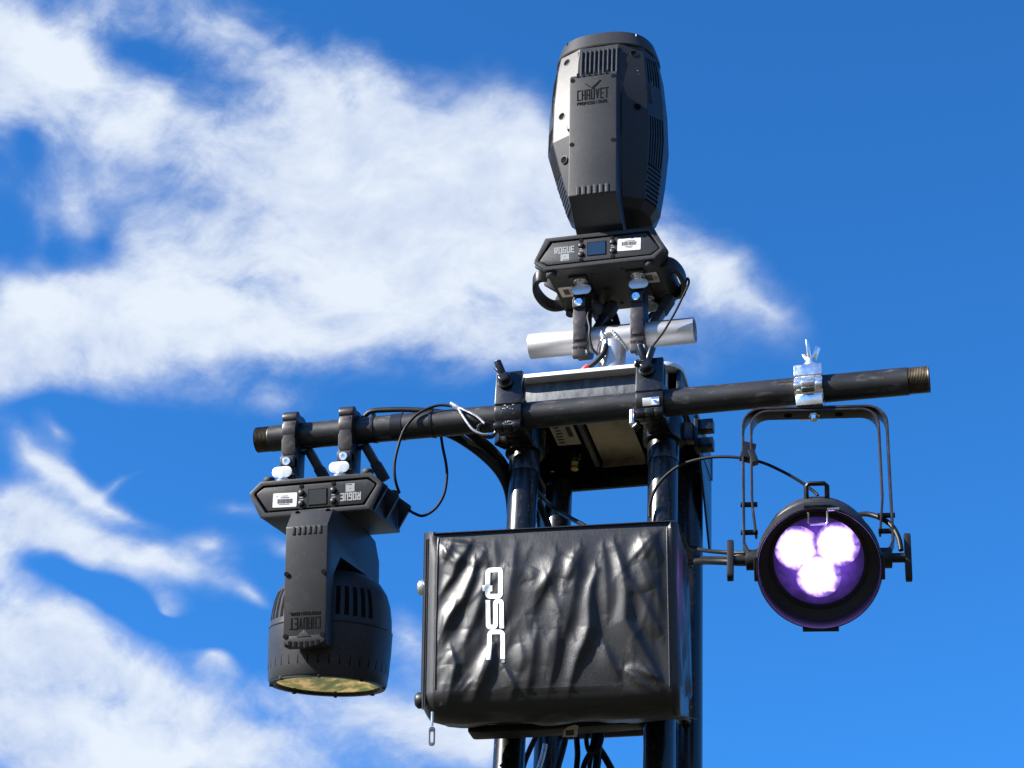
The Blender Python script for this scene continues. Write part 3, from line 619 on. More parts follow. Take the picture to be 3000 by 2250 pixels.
# ribs of the front grille, over the arm
for i in range(9):
    xx = XA-36+i*9
    rings = []
    for z in (530, 550, 580, 608):
        a, b = interp(z); rings.append([(xx-1.5, -b+.5, z), (xx+1.5, -b+.5, z), (xx+1.5, -b-4, z), (xx-1.5, -b-4, z)])
    MB().loft(rings).build('grille_rib', PLASTIC, hd, bev=.5)
gb = MB(); rings = []
for z in (534, 560, 585, 604):
    a, b = interp(z); rings.append([(XA-31.5, -b-.5, z), (XA+39, -b-.5, z), (XA+39, -b+.5, z), (XA-31.5, -b+.5, z)])
gb.loft(rings).build('grille_back', PLAST2, hd)
def facet_pt(z, t, side):           # on the slanted front facets; t 0 at the front edge, 1 at the next edge
    def P(z, t):
        a, b = interp(z); return Vector((XA-2+side*46*a/122, -b, z)).lerp(Vector((XA-2+side*100*a/122, -72*b/100, z)), t)
    p = P(z, t); n = (P(z, 1)-P(z, 0)).cross(P(z+4, t)-P(z-4, t)); n = n if n.y < 0 else -n
    return p, n.normalized()
for side, tt in ((-1, .62), (1, .62)):
    for z in (598, 466, 366):
        p, n_ = facet_pt(z, tt, side)
        MB().lathe([(7.5, -.3), (7.5, .5), (6, .6), (5.6, .25), (.1, .25)], p, n_, 22).build('screw_well_shade', VOID, hd)
        MB().lathe([(8.4, -.2), (8.4, .8), (7.4, .9), (7.2, -.2)], p, n_, 22, closed=True).build('well_rim', PLASTIC, hd)
p, n_ = facet_pt(424, .12, -1); kb = MB().lathe([(10, -1), (10, 3), (7.5, 9), (6, 11), (.1, 11.4)], p, n_, 20).build('tilt_lock', PLAST2, hd)
# seam strip beside the arm on both sides
for side in (-1, 1):
    rings = []
    for z in (330, 411, 413, 500, 610):
        p, n_ = facet_pt(z, .05, side); d = Vector((1, 0, 0)); rings.append([p-d*1.1+n_*.4, p+d*1.1+n_*.4, p+d*1.1-n_*1, p-d*1.1-n_*1])
    MB().loft(rings).build('shell_seam', VOID, hd)
def side_pt(z, t, side):
    a, b = interp(z); xs = XA-2+max(0, (412-z)/160*13)
    return Vector((xs+side*100*a/122, -72*b/100, z)).lerp(Vector((xs+side*a, -24*b/100, z)), t)
for side in (-1, 1):
    for (z0, z1, ts) in ((530, 596, (.15, .32, .5, .68, .85)), (340, 452, (.12, .28, .44, .6, .76, .92))):
        for t in ts:
            rings = []
            for k in range(6):
                z = z0+(z1-z0)*k/5 + t*10; z = min(z, 615); p = side_pt(z, t, side); d = Vector((side*.7, 1.4, 0)); o_ = Vector((side*.5, -.25, 0)); rings.append([p-d+o_, p+d+o_, p+d-o_*3, p-d-o_*3])
            MB().loft(rings).build('vent_slot_shade', VOID, hd)
    hx = MB()
    for i in range(9):
        for j in range(7):
            z = 270+i*9.2; t = .08+j*.135+(.067 if i % 2 else 0)
            if t > .97: continue
            p = side_pt(z, t, side); hx.cyl(p-Vector((side*1, -.5, 0)), p+Vector((side*.5, -.25, 0)), 2.8, n=6)
    hx.build('vent_mesh', VOID, hd)
    lg = letters(MB(), 'ROGUE', 0, 0, 11, 8, 1.5, 2, y=0); lg.tf(Matrix.Translation(side_pt(486, .3, side)+Vector((side*1.2, 0, 0))) @ Matrix.Rotation(R(side*90), 4, 'Z') @ Matrix.Rotation(R(-90), 4, 'Y')); lg.build('side_lettering', PLAST2, hd)
p, n_ = facet_pt(562, .7, 1); sf = MB()
for i in range(7): sf.box(p+n_*.3+Vector((random.uniform(-3, 4), 0, -i*3.4+random.uniform(-1, 1)))+Vector((0, random.uniform(0, 2), 0)), (random.uniform(2, 6), .4, random.uniform(1, 4)), (0, random.uniform(-.6, .6), .75))
sf.build('scuff_mark', WHITE, hd)
MB().lathe([(30, 0), (30, 4), (46, 6)], (XA, 0, ZB+70), (0, 0, 1), 40).build('pan_collar', PLAST2, mh)

# ------------------------------------------------------------------ the wash light hanging below the pipe
wl = thing('wash_moving_head', 'black wash moving head hanging upside down below the pipe with golden lens', 'moving light', (-354, -95, 65), (R(WAL), 0, 0))
XW = 19
head_base(wl, Matrix.Translation((XW-2, 0, -107)) @ Matrix.Rotation(math.pi, 4, 'Y'), hw=123, dp=172, ht=66, handles=False, under=False)
ZT = -107-66
wp = [(-72, ZT), (-124, ZT-6), (-150, ZT-40), (-150, -404), (-144, -420), (-120, -420), (-112, -410), (-112, -290), (-80, -254), (72, -254), (100, -290), (100, -410), (106, -420), (126, -420), (131, -404), (131, ZT-40), (108, ZT-6), (72, ZT)]
XB = XW
XW = XB+8
wyk = MB().prism(wp, 'x', XW-38, XW+38).build('yoke', PLASTIC, wl, bev=2.2)
yf = -150
MB().prism([(XW-38, -404), (XW+38, -404), (XW+36, -416), (XW+20, -422), (XW, -424.5), (XW-20, -422), (XW-36, -416)], 'y', yf-1.5, yf+14).build('arm_end', PLASTIC, wyk, bev=1)
tt = MB()
for i in range(6): tt.box((XW-25+i*10, yf-1.9, -416.5-1.6*(1-((i-2.5)/2.5)**2)*1.2), (4.8, 1.2, 8))
tt.build('arm_notches', VOID, wyk)
for i in range(6): MB().prism(rrect(XW-24+i*9.6, -220, 5.2, 14, 1), 'y', yf-1.4, yf+.5).build('arm_rib', PLASTIC, wyk, bev=.6)
sc = MB()
for xx, zz in ((XW-33, -404), (XW+33, -404), (XW-34, -296), (XW+33, -296)): disc(sc, (xx, yf-1.4, zz), (0, -1, 0), 4.3, 1.2)
for xx in (-26, 30): disc(sc, (XW+xx, -126, ZT-9), (0, -1, -.6), 4.3, 1.5)
sc.build('screw_holes', VOID, wyk)
MB().prism([(XW-13, -406), (XW+13, -406), (XW, -394)], 'y', yf-2.4, yf-.5).build('emblem', PLASTIC, wyk, bev=.5)
letters(MB(), 'CHAUVET', XW-28, -392.5, 20, 6.5, 1.6, 1.8, y=yf-.3, th=.6, flip=True).build('lettering', VOID, wyk)  # engraved letters and the small line below: their shade is put in as black
letters(MB(), 'PROFESSIONAL', XW-28, -368.5, 5.5, 3.8, .9, .85, y=yf-.3, th=.6, flip=True).build('small_lettering_shade', VOID, wyk)
WT = Matrix.Translation((XB+3, 0, -330)) @ Matrix.Rotation(R(2.5), 4, 'Y') @ Matrix.Translation((0, 0, 330))
def WB(mb): return mb.tf(WT)
wr = [(48, -266), (66, -270), (84, -282), (96, -300), (102.5, -320), (106.2, -344), (107.2, -366)]
whd = WB(MB().lathe(wr+[(108, -368), (108.5, -372), (108, -400), (105.5, -440), (103.5, -458), (101.5, -461), (95, -461), (94.5, -459)], n=72)).build('head', PLASTIC, wl, ang=35)
sm = WB(MB().lathe([(107.2, -366), (109, -367), (109, -369), (108, -370)], n=72, cap=False)).build('shell_seam', PLAST2, whd)
WB(MB().lathe([(92, -460.2), (60, -459.6), (.1, -459.2)], n=60)).build('golden_lens', GOLD, whd)
WB(MB().lathe([(101, -459), (101, -463.5), (91.5, -463.5), (91, -459)], n=60, cap=False)).build('lens_ring', PLAST2, whd)
for i in range(8):
    a = 2*math.pi*i/8+.2
    WB(MB().box((99*math.cos(a), 99*math.sin(a), -462.5), (7, 5, 6), (0, 0, a))).build('ring_tab', PLAST2, whd, bev=1)
for i in range(36):
    a = 2*math.pi*i/36
    g_ = MB().prism([(-.3, -414), (.3, -414), (1.0, -438), (1.9, -441), (-1.9, -441), (-1.0, -438)], 'y', -.6, 1)
    g_.v = [Vector((p.x, p.y-106.9-(.055*(p.z+400) if p.z < -400 else 0)-.3, p.z)) for p in g_.v]; g_.tf(Matrix.Rotation(a, 4, 'Z')); WB(g_).build('body_slit', VOID, whd)
def wrad(z):
    for (r_, z0), (r1, z1) in zip(wr, wr[1:]):
        if z1 <= z <= z0: return r_+(r1-r_)*(z0-z)/(z0-z1)
    return 107
for c0 in (38, 142, 218, 322):
    for j in range(6):
        a = R(c0+(j-2.5)*8.4); rings = []
        for z in (-304, -320, -340, -356):
            rr = wrad(z)+.5; rings.append([(-4*rr/107, -rr, z), (4*rr/107, -rr, z), (4*rr/107, -rr+2, z), (-4*rr/107, -rr+2, z)])
        v_ = MB().loft(rings); v_.tf(Matrix.Rotation(a, 4, 'Z')); WB(v_).build('cooling_vent', VOID, whd)
MB().lathe([(30, 0), (30, 5), (44, 8)], (XB, 0, ZT), (0, 0, -1), 36).build('pan_collar', PLAST2, wl)
# ------------------------------------------------------------------ silver coupler that carries the par light
sc_ = thing('silver_coupler', 'bright silver coupler with wing nut on the right end of the pipe', 'pipe clamp', (529, -95, 65))
MB().hollow((-24, 0, 0), (24, 0, 0), 31, 24.2, 48).build('band', ZINC, sc_, bev=1.2)
MB().prism([(-34, 10), (-27, 6), (-12, 29), (0, 31), (0, 37), (-20, 37), (-34, 32)], 'x', -24, 24).build('upper_jaw', ZINC, sc_, bev=2)
kn = MB()
for a, b, z, r_ in ((-24, -13, -8, 8), (-11, 11, -4, 8.5), (13, 24, -8, 8)): kn.cyl((a, -29, z), (b, -29, z), r_, n=20)
kn.build('hinge_knuckle', ZINC, sc_, bev=.8)
MB().box((0, -32, -19), (20, 3, 6)).build('hinge_slot', VOID, sc_)
MB().prism([(-26, -24), (26, -24), (30, -42), (-22, -42)], 'x', -23, 23).build('foot', ZINC, sc_, bev=2)
hub = Vector((4, -18, 36)); nb = MB().lathe([(13, 0), (13, 4), (9, 6), (9, 14)], hub, (0, -.2, 1), 18).build('wing_hub', ZINC, sc_, bev=.5)
for d, ln, w_ in (((-.45, -.1, 1), 26, 9), ((-.05, -.3, 1), 48, 9), ((.38, -.1, 1), 38, 9)):
    dv = Vector(d).normalized(); MB().tube([hub+dv*4, hub+dv*ln*.6, hub+dv*ln], w_*.62, 10, .55).build('wing', ZINC, nb, bev=.6)
dc = MB().prism([(-9, 4), (-6, 10), (6, 10), (9, 4), (5, -1), (-5, -1)], 'y', -.3, .3).tf(Matrix.Translation((0, -33.2, 15)) @ Matrix.Rotation(R(-12), 4, 'X')).build('badge', BLUEP, sc_)
MB().prism([(-5.5, 5), (-4, 7.5), (4, 7.5), (5.5, 5), (3, 1.5), (-3, 1.5)], 'y', -.6, -.2).tf(Matrix.Translation((0, -33.2, 15)) @ Matrix.Rotation(R(-12), 4, 'X')).build('badge_centre', WHITE, dc)

# ------------------------------------------------------------------ par light
pr = thing('par_light', 'round black par light glowing purple from three lamps under double yoke', 'stage light', (534, -95, 22), (0, 0, R(7)))
def u_bracket(hw, ztop, zbot, kink=0.0, r=34):
    pts = []
    if kink: pts += [(-hw+kink, 0, zbot-8), (-hw+kink, 0, zbot), (-hw, 0, zbot+26)]
    else: pts += [(-hw+6, 0, zbot)]
    pts += [(-hw-3*0, 0, zbot+60), (-hw, 0, ztop-r)]
    for i in range(1, 7): a = R(180-15*i); pts.append((-hw+r+r*math.cos(a), 0, ztop-r+r*math.sin(a)))
    q = [(-x, y, z) for (x, y, z) in reversed(pts)]
    return pts+q
PZ = -281
MB().band(u_bracket(121, 0, PZ, 12), (0, 1, 0), 31, 4).build('outer_yoke', ANOD, pr, bev=.8)
MB().band(u_bracket(107, -5, PZ+46, 0, 30), (0, 1, 0), 29, 4).build('inner_yoke', ANOD, pr, bev=.8)
for xx in (-44, 42): MB().cyl((xx, 0, -7.6), (xx, 0, -6.6), 7, n=18).build('bar_hole', VOID, pr)
MB().lathe([(10, -7), (10, -10), (7, -10), (7, -17), (5, -19)], n=6).build('centre_bolt', ZINC, pr, bev=.5)
for sx, zz in ((-1, -180), (-1, -232), (1, -205), (1, -234)):
    MB().cyl((sx*126, -4, PZ+ (281+zz)), (sx*98, -4, PZ+(281+zz)), 4.5, n=12).build('stop_bolt', PLAST2, pr)
MB().box((-113, -4, -80), (22, 20, 30), (0, .2, .2)).box((-104, -8, -92), (12, 16, 26), (0, -.3, 0)).build('gaffer_tape', VINYL, pr, bev=2)
pd = R(39.5)
PM = Matrix.Translation((0, 0, PZ)) @ Matrix.Rotation(-(math.pi/2-pd), 4, 'X') @ Matrix.Rotation(math.pi, 4, 'X')
# after PM the local +z axis of the can points out of the lamp
chk = (PM.to_3x3() @ Vector((0, 0, 1)))
if chk.y > 0 or chk.z > 0: PM = Matrix.Translation((0, 0, PZ)) @ Vector((0, 0, 1)).rotation_difference(Vector((0, -math.cos(pd), -math.sin(pd)))).to_matrix().to_4x4()
PU = (PM.to_3x3().inverted() @ Vector((0, 0, 1))); PU.z = 0; PU.normalize(); PX = PU.cross(Vector((0, 0, 1)))  # up and side within the can
if (PM.to_3x3() @ PX).x < 0: PX = -PX
def PB(mb): return mb.tf(PM)
def pc(x, u, t): return PX*x + PU*u + Vector((0, 0, t))
body = PB(MB().lathe([(30, -142), (58, -140), (74, -132), (80, -118), (82, -84), (88, -80), (91, -70), (91, -46), (88, -42), (89, 4), (95, 6), (94, 8), (78, 8.4)], n=72)).build('can_body', PLASTIC, pr, ang=35)
hood = PB(MB().lathe([(98, 24), (101, 28), (101, 66), (99.5, 70), (98, 70), (97, 66), (96.5, 22), (80, 16), (78, 10), (90, 8)], n=96, closed=True)).build('hood', PLAST2, pr, ang=35)
for i in range(26):
    a = 2*math.pi*i/26
    PB(MB().box((0, 0, 0), (11, 4, 18)).tf(Matrix.Rotation(a, 4, 'Z') @ Matrix.Translation((86, 0, -60)))).build('cooling_fin', PLASTIC, body, bev=.8)
lpl = MB().lathe([(80, -1), (60, -.5), (.1, 0)], n=64).tf(PM.to_3x3().to_4x4()).build('lens_plate', PLATE, body); lpl.location = (PM @ Vector((0, 0, 10)))/1000
PB(MB().lathe([(80, 9.5), (80, 17), (74, 17), (73, 9.5)], n=72, closed=True)).build('lens_ring', PLAST2, body)
for k, (xx, uu) in enumerate(((-34, 21), (30, 26), (-1, -24))):
    cup = PB(MB().lathe([(37.5, 10.2), (37.5, 11.5), (36.5, 12), (34, 11.8)], pc(xx, uu, 0), (0, 0, 1), 40)).build('collimator', LEDH, body)
    ll = MB().lathe([(37, 12.2), (34, 14.6), (22, 16.4), (12, 18), (.1, 18.6)], (0, 0, 0), (0, 0, 1), 36); ll.v = [p-Vector((0, 0, 16)) for p in ll.v]; ll.tf(PM.to_3x3().to_4x4())
    lo_ = ll.build('led_lens', LED, cup); lo_.location = (PM @ (pc(xx, uu, 16)))/1000
# wire clip, latch and rim tabs of the hood
PB(MB().tube([pc(-15, 92, 68), pc(-15, 76, 70), pc(-12, 73, 70), pc(12, 73, 70), pc(15, 76, 70), pc(15, 94, 68)], 1.9, 8)).build('wire_clip', ZINC, hood)
PB(MB().tube([pc(15, 96, 69), pc(34, 97, 69)], 2.6, 8)).build('clip_arm', ZINC, hood)
for a, w_ in ((90, 44), (-90, 58), (180, 40), (0, 40)):
    c_, s_ = math.cos(R(a)), math.sin(R(a))
    PB(MB().box((0, 0, 0), (6, w_, 22)).tf(Matrix.Translation(pc(101*c_, 101*s_, 58)) @ Matrix.Rotation(math.atan2((PX*c_+PU*s_).y, (PX*c_+PU*s_).x), 4, 'Z'))).build('frame_bracket', PLAST2, hood, bev=1.5)
lp = PB(MB().tube([pc(-17, 88, -60), pc(-17, 110, -60), pc(-13, 114, -60), pc(13, 114, -60), pc(17, 110, -60), pc(17, 88, -60)], 4.2, 8)).build('safety_loop', PLAST2, body)
for sx in (-1, 1):
    MB().cyl((sx*86, 0, PZ), (sx*118, 0, PZ), 17, n=28).build('pivot_boss', PLAST2, pr, bev=2)
    kb = MB().cyl((sx*118, 0, PZ), (sx*142, 0, PZ), 8, n=18).build('knob_stem', PLAST2, pr)
    MB().prism([(-9, -36), (-5, -40), (5, -40), (9, -36), (11, 0), (9, 36), (5, 40), (-5, 40), (-9, 36), (-11, 0)], 'x', sx*138, sx*149).tf(Matrix.Translation((0, 0, PZ)) @ Matrix.Rotation(R(12*sx), 4, 'X')).build('knob_wing', PLAST2, kb, bev=2.5)

# ------------------------------------------------------------------ loudspeaker in its rain cover
sp = thing('covered_speaker', 'loudspeaker zipped in wrinkled black nylon cover lettered QSC, lying on its side', 'speaker', (140, -300, -435), (R(12), 0, R(2.8)))
QUAD = ((1272, 1560), (1952, 1532), (1965, 2075), (1262, 2110))
def s2l(cx, cy):                       # place on the cover front, read off an enlarged view
    x = 1200+cx/2.458; y = 1480+cy/2.458
    (ax, ay), (bx, by), (cx_, cy_), (dx, dy) = QUAD; u = v = .5
    for _ in range(25):
        tx = ax+(bx-ax)*u; ty = ay+(by-ay)*u; lx = dx+(cx_-dx)*u; ly = dy+(cy_-dy)*u
        v += ((y-(ty+(ly-ty)*v))/(ly-ty)); x0 = ax+(dx-ax)*v; x1 = bx+(cx_-bx)*v; u = (x-x0)/(x1-x0)
    return (-186.5+373*u, 147-294*v)
RIDGES = [([(440, 250), (400, 330), (335, 430), (305, 520), (215, 650)], 8, 5.5), ([(475, 410), (455, 520), (390, 680), (290, 810), (205, 980)], 9, 7), ([(295, 1050), (330, 1170), (300, 1290), (268, 1420)], 8, 6),
          ([(610, 1020), (575, 1170), (520, 1290), (445, 1420)], 9, 7), ([(680, 1180), (735, 1280), (760, 1330), (722, 1400)], 7, 5), ([(1060, 360), (1010, 520), (915, 640), (890, 830)], 15, 6),
          ([(1350, 480), (1310, 620), (1300, 760), (1305, 900), (1265, 1020), (1205, 1150), (1155, 1330)], 10, 8), ([(1480, 300), (1530, 480), (1560, 650), (1560, 850), (1640, 1000), (1730, 1140), (1830, 1330)], 12, 9),
          ([(1570, 540), (1655, 660), (1755, 850), (1825, 960)], 10, 5), ([(1400, 1000), (1450, 1150), (1520, 1290)], 9, 4), ([(300, 250), (270, 330), (240, 400)], 8, 4), ([(540, 320), (500, 400), (470, 470)], 9, 3.5),
          ([(1640, 420), (1700, 560), (1730, 640)], 13, 4), ([(800, 1000), (820, 1120), (790, 1230)], 10, 3.5), ([(1540, 1180), (1640, 1200), (1780, 1245)], 9, 4.5), ([(720, 470), (880, 500), (900, 560)], 9, 2.5), ([(1190, 380), (1150, 480), (1120, 560)], 13, 4),
          ([(1120, 640), (1080, 820), (1020, 1000), (980, 1200)], 18, 4), ([(1710, 200), (1760, 320), (1800, 480)], 13, 4), ([(420, 900), (400, 1050), (380, 1200)], 14, 4)]
RIDGES += [([(760, 260), (740, 520), (700, 760), (640, 900)], 13, 4), ([(930, 900), (900, 1060), (870, 1250), (840, 1380)], 10, 4.5), ([(1080, 900), (1060, 1100), (1010, 1330)], 9, 4.5), ([(1240, 320), (1200, 560), (1160, 800), (1110, 980)], 12, 5), ([(1400, 330), (1420, 600), (1430, 820)], 10, 4), ([(330, 700), (300, 860), (230, 1000)], 10, 4), ([(1660, 250), (1700, 420), (1800, 700), (1830, 860)], 11, 4), ([(560, 420), (530, 640), (470, 840), (400, 1000)], 10, 4.5)]
RL = [([s2l(*p) for p in pts], sg*1.0, am*1.0) for pts, sg, am in RIDGES]
def vnoise(x, y):
    def h(i, j): return ((math.sin(i*127.1+j*311.7)*43758.5453) % 1.0)
    i, j = math.floor(x), math.floor(y); fx, fy = x-i, y-j; fx = fx*fx*(3-2*fx); fy = fy*fy*(3-2*fy)
    return (h(i, j)*(1-fx)+h(i+1, j)*fx)*(1-fy)+(h(i, j+1)*(1-fx)+h(i+1, j+1)*fx)*fy
import numpy as np
rr_ = random.Random(3)
for _ in range(46):                       # fine secondary creases, mostly running down and outwards
    x0 = rr_.uniform(-170, 170); z0 = rr_.uniform(-60, 135); ln = rr_.uniform(30, 90); a = R(-90 + rr_.uniform(-38, 22) + x0*.08)
    pts = [(x0, z0)]
    for k in range(3): a += rr_.uniform(-.3, .3); pts.append((pts[-1][0]+math.cos(a)*ln/3, pts[-1][1]+math.sin(a)*ln/3))
    RL.append((pts, rr_.uniform(4, 8), rr_.uniform(.5, 1.3)))
for cx_, cz_, n_ in ((184, -140, 9), (-184, -140, 7), (-184, 142, 6), (184, 142, 6)):      # creases fanning out of the corners
    for k in range(n_):
        a = math.atan2(-cz_, -cx_)+rr_.uniform(-.55, .55); ln = rr_.uniform(35, 85); d0 = rr_.uniform(6, 22)
        RL.append(([(cx_+math.cos(a)*d0, cz_+math.sin(a)*d0), (cx_+math.cos(a+.05)*(d0+ln*.5), cz_+math.sin(a+.05)*(d0+ln*.5)), (cx_+math.cos(a+.12)*(d0+ln), cz_+math.sin(a+.12)*(d0+ln))], rr_.uniform(4, 7), rr_.uniform(.9, 2.0)))
GX = np.linspace(-200, 200, 401); GZ = np.linspace(-160, 160, 321); XX, ZZ = np.meshgrid(GX, GZ); WR = np.zeros_like(XX)
for pts, sg, am in RL:
    best = np.full_like(XX, 1e9); side = np.zeros_like(XX); tt = np.zeros_like(XX); tot = len(pts)-1
    for k in range(tot):
        (x0, z0), (x1, z1) = pts[k], pts[k+1]; dx, dz = x1-x0, z1-z0; t = np.clip(((XX-x0)*dx+(ZZ-z0)*dz)/(dx*dx+dz*dz), 0, 1)
        ex, ez = XX-(x0+dx*t), ZZ-(z0+dz*t); q = ex*ex+ez*ez; mk = q < best
        best = np.where(mk, q, best); side = np.where(mk, ex, side); tt = np.where(mk, (k+t)/tot, tt)
    tc_ = np.sin(math.pi*np.clip(tt, .04, .96)); s2 = sg*np.where(side < 0, 1.5, .8)*(.5+.7*tc_)
    WR += am*np.exp(-(np.sqrt(best)/s2)**1.7)*tc_**.6
def wrinkle(x, z):
    fx = min(max((x+200), 0), 399.99); fz = min(max((z+160), 0), 319.99); i, j = int(fx), int(fz); fx -= i; fz -= j
    d = (WR[j, i]*(1-fx)+WR[j, i+1]*fx)*(1-fz)+(WR[j+1, i]*(1-fx)+WR[j+1, i+1]*fx)*fz
    return d + 1.1*(vnoise(x*.022+z*.01+7, z*.013+3)-.5)*2 + .35*(vnoise(x*.06+z*.03, z*.03+9)-.5)*2
def uprof():
    P = []
    for i in range(8): P.append((-212, 215-i*26))
    P += [(-211, 20), (-206, 13), (-199, 7), (-191, 2)]
    n = 220
    for i in range(n+1): P.append((-186.5+373*i/n, 0))
    P += [(191, .8), (195, 3), (198, 6.5), (200, 11)]
    for i in range(1, 17): P.append((200-1.5*i*.6, 11+i*12.8))
    return P
def vprof():
    P = []
    for i in range(7): P.append((150-(6-i)*1.0, 215-i*34))
    P += [(151, 8), (150.5, 3), (148.5, .8)]
    n = 150
    for i in range(n+1): P.append((147-(147+108)*i/n, 0))
    for i in range(1, 13): a = R(90*i/12); P.append((-108-42*math.sin(a), 52*(1-math.cos(a))))
    for i in range(1, 9): P.append((-150+3.4*i, 52+i*20))
    return P
UPF, VPF = uprof(), vprof()
def cover_base(xu, yu, zv, yv, wr):
    y = min(yu+yv, 216)
    bulge = -7*math.cos(min(1, abs(xu)/190)*math.pi/2)*math.cos(max(-1, min(1, (zv-10)/150))*math.pi/2)
    topband = 0
    if yu == 0 and yv == 0 and zv > 95: topband = 6*((zv-95)/52)**2        # the cover leans back under the top seam
    if yu == 0 and yv == 0: y += bulge+topband
    dsp = wr
    return Vector((xu, y-dsp, zv))
def fold(zv): return math.sin(zv*.11+1)*1.5
rows = []
for (zv, yv) in VPF:
    row = []
    for (xu, yu) in UPF:
        edge = min(1, max(0, (186-abs(xu))/16)); top = min(1, max(0, (146-zv)/18)); bot = min(1, max(0, (zv+146)/50)) if yv < 52 else 0
        w_ = wrinkle(xu, zv)*edge*top*bot if (yu == 0) else 0
        p = cover_base(xu, yu, zv, yv, w_)
        if yu > 2 and zv < 0:                       # sides taper with the cabinet
            p.z = (max(zv, -150) if yv < 51 else -150)*(1-.18*max(0, p.y-52)/164)
        if yu > 2 and yv == 0 and xu > 0:      # loose right side panel
            k = min(1, yu/40); p.x += k*(5*(vnoise(yu*.05+zv*.012, zv*.02)-.4)*2 + 3*math.sin(yu*.16+zv*.018))
        if yv > 20 and yu == 0: p.z += 3.5*(vnoise(xu*.03, yv*.03)-.5)*2 + 2*math.sin(xu*.05)
        if abs(p.x) > 150 and zv < -100:                              # rounded, slack lower corners
            k = (abs(p.x)-150)/50*max(0, min(1, (-100-zv)/50)); p.x -= math.copysign(6*k*k, p.x); p.z += 4*k*k
        if zv > 140 and yv == 0 and xu < -120: p.z += 5*((-120-xu)/70)**2
        row.append(p)
    rows.append(row)
cv = MB().loft(rows, cap=False, closed=False).build('rain_cover', FABRIC, sp, ang=60)
def front(x, z, lift):
    edge = min(1, max(0, (186-abs(x))/16)); top = min(1, max(0, (146-z)/18)); bot = min(1, max(0, (z+146)/50))
    p = cover_base(x, 0, z, 0, wrinkle(x, z)*edge*top*bot); p.y -= lift; return p
def patch(mb, x0, y0, x1, y1, lift=.9):      # printed bar given in the enlarged view
    nx = max(2, int(abs(x1-x0)/9)); ny = max(2, int(abs(y1-y0)/9))
    top = [[front(*s2l(x0+(x1-x0)*i/nx, y0+(y1-y0)*j/ny), lift) for i in range(nx+1)] for j in range(ny+1)]
    mb.loft(top, cap=False, closed=False)
def stroke(mb, path, w, r=16, closed=False, lift=.9):     # rounded printed stroke given in the enlarged view
    P = [Vector((x, y)) for x, y in path]; n = len(P); C = []
    rng = range(n) if closed else range(1, n-1)
    if not closed: C.append(P[0])
    for i in rng:
        p, a_, b_ = P[i], P[i-1], P[(i+1) % n]; d0 = (a_-p).normalized(); d1 = (b_-p).normalized()
        for k in range(7):
            t = k/6; q0 = p+d0*r*(1-t); q1 = p+d1*r*t; C.append(q0.lerp(q1, t) if False else (p+d0*r)*(1-t)**2+p*2*t*(1-t)+(p+d1*r)*t*t)
    if not closed: C.append(P[-1])
    D = []
    m_ = len(C)
    for i in range(m_ if closed else m_-1):
        p, q = C[i], C[(i+1) % m_]; k = max(1, int((q-p).length/8))
        for j in range(k): D.append(p.lerp(q, j/k))
    if not closed: D.append(C[-1])
    m_ = len(D); rows_ = []
    for i in range(m_+(1 if closed else 0)):
        p = D[i % m_]; t = (D[(i+1) % m_]-D[(i-1) % m_]) if closed else (D[min(i+1, m_-1)]-D[max(i-1, 0)]); t.normalize(); nn = Vector((-t.y, t.x))
        rows_.append([front(*s2l(*(p+nn*(w*(f-.5)))), lift) for f in (0, .2, .4, .6, .8, 1)])
    mb.loft(rows_, cap=False, closed=False)
    return mb
stroke(stroke(MB(), [(567, 476), (661, 476), (661, 673), (567, 673)], 35, 22, True), [(532, 614), (600, 614)], 44, lift=.98).build('logo_letter', WHITE, cv)
stroke(MB(), [(568, 700), (568, 895), (623, 895), (623, 709), (669, 709), (669, 906)], 33, 20).build('logo_letter', WHITE, cv)
stroke(MB(), [(578, 1138), (578, 931), (675, 931), (675, 1126)], 33, 26).build('logo_letter', WHITE, cv)
rg = []
for a in ang_ring(14): rg.append((679+13*math.cos(a), 1142+13*math.sin(a)))
MB().add([front(*s2l(679, 1142), .95)]+[front(*s2l(*p), .95) for p in rg], [(0, i+1, (i+1) % 14+1) for i in range(14)]).build('registered_mark', GREYP, cv)
# seams, zipper and pull
sm = MB().tube([front(184.5, z, .6) for z in [140-4*i for i in range(64)]], 1.1, 6).build('right_seam', FABRIC, cv)
MB().tube([front(x, 146.5, .4) for x in [-184+4*i for i in range(93)]], 1.1, 6).build('top_seam', FABRIC, cv)
zp = [Vector((-203, 9.5, 142-3.4*i)) for i in range(80)]
zo = MB().band(zp, (.75, -.66, 0), 9, 1.2).build('zipper_tape', CABLE, cv)
zt = MB()
for i in range(110): zt.box((-204, 8.2, 141-2.5*i), (3.4, 1.6, 1.1), (0, 0, -.75))
zt.build('zipper_teeth', surf('zip_teeth', (0.05, 0.05, 0.05), 0.35, metal=.5), zo)
MB().tube([front(-183, z, .5) for z in [142-4*i for i in range(62)]], 1.2, 6).build('left_seam', FABRIC, cv)
pq = Vector((-186, -2, -160))
pu = MB().tube([pq+Vector((0, 0, 22)), pq], 2.2, 8).build('pull_link', ZINC, cv)
MB().ringprism(rrect(pq.x, pq.z-16, 10, 30, 4.5, 5), rrect(pq.x, pq.z-17, 5, 17, 2.4, 5), 'y', pq.y-1, pq.y+1).build('zip_pull', surf('dark_zip_metal', (0.2, 0.21, 0.23), 0.3, metal=.9), cv, bev=.4)
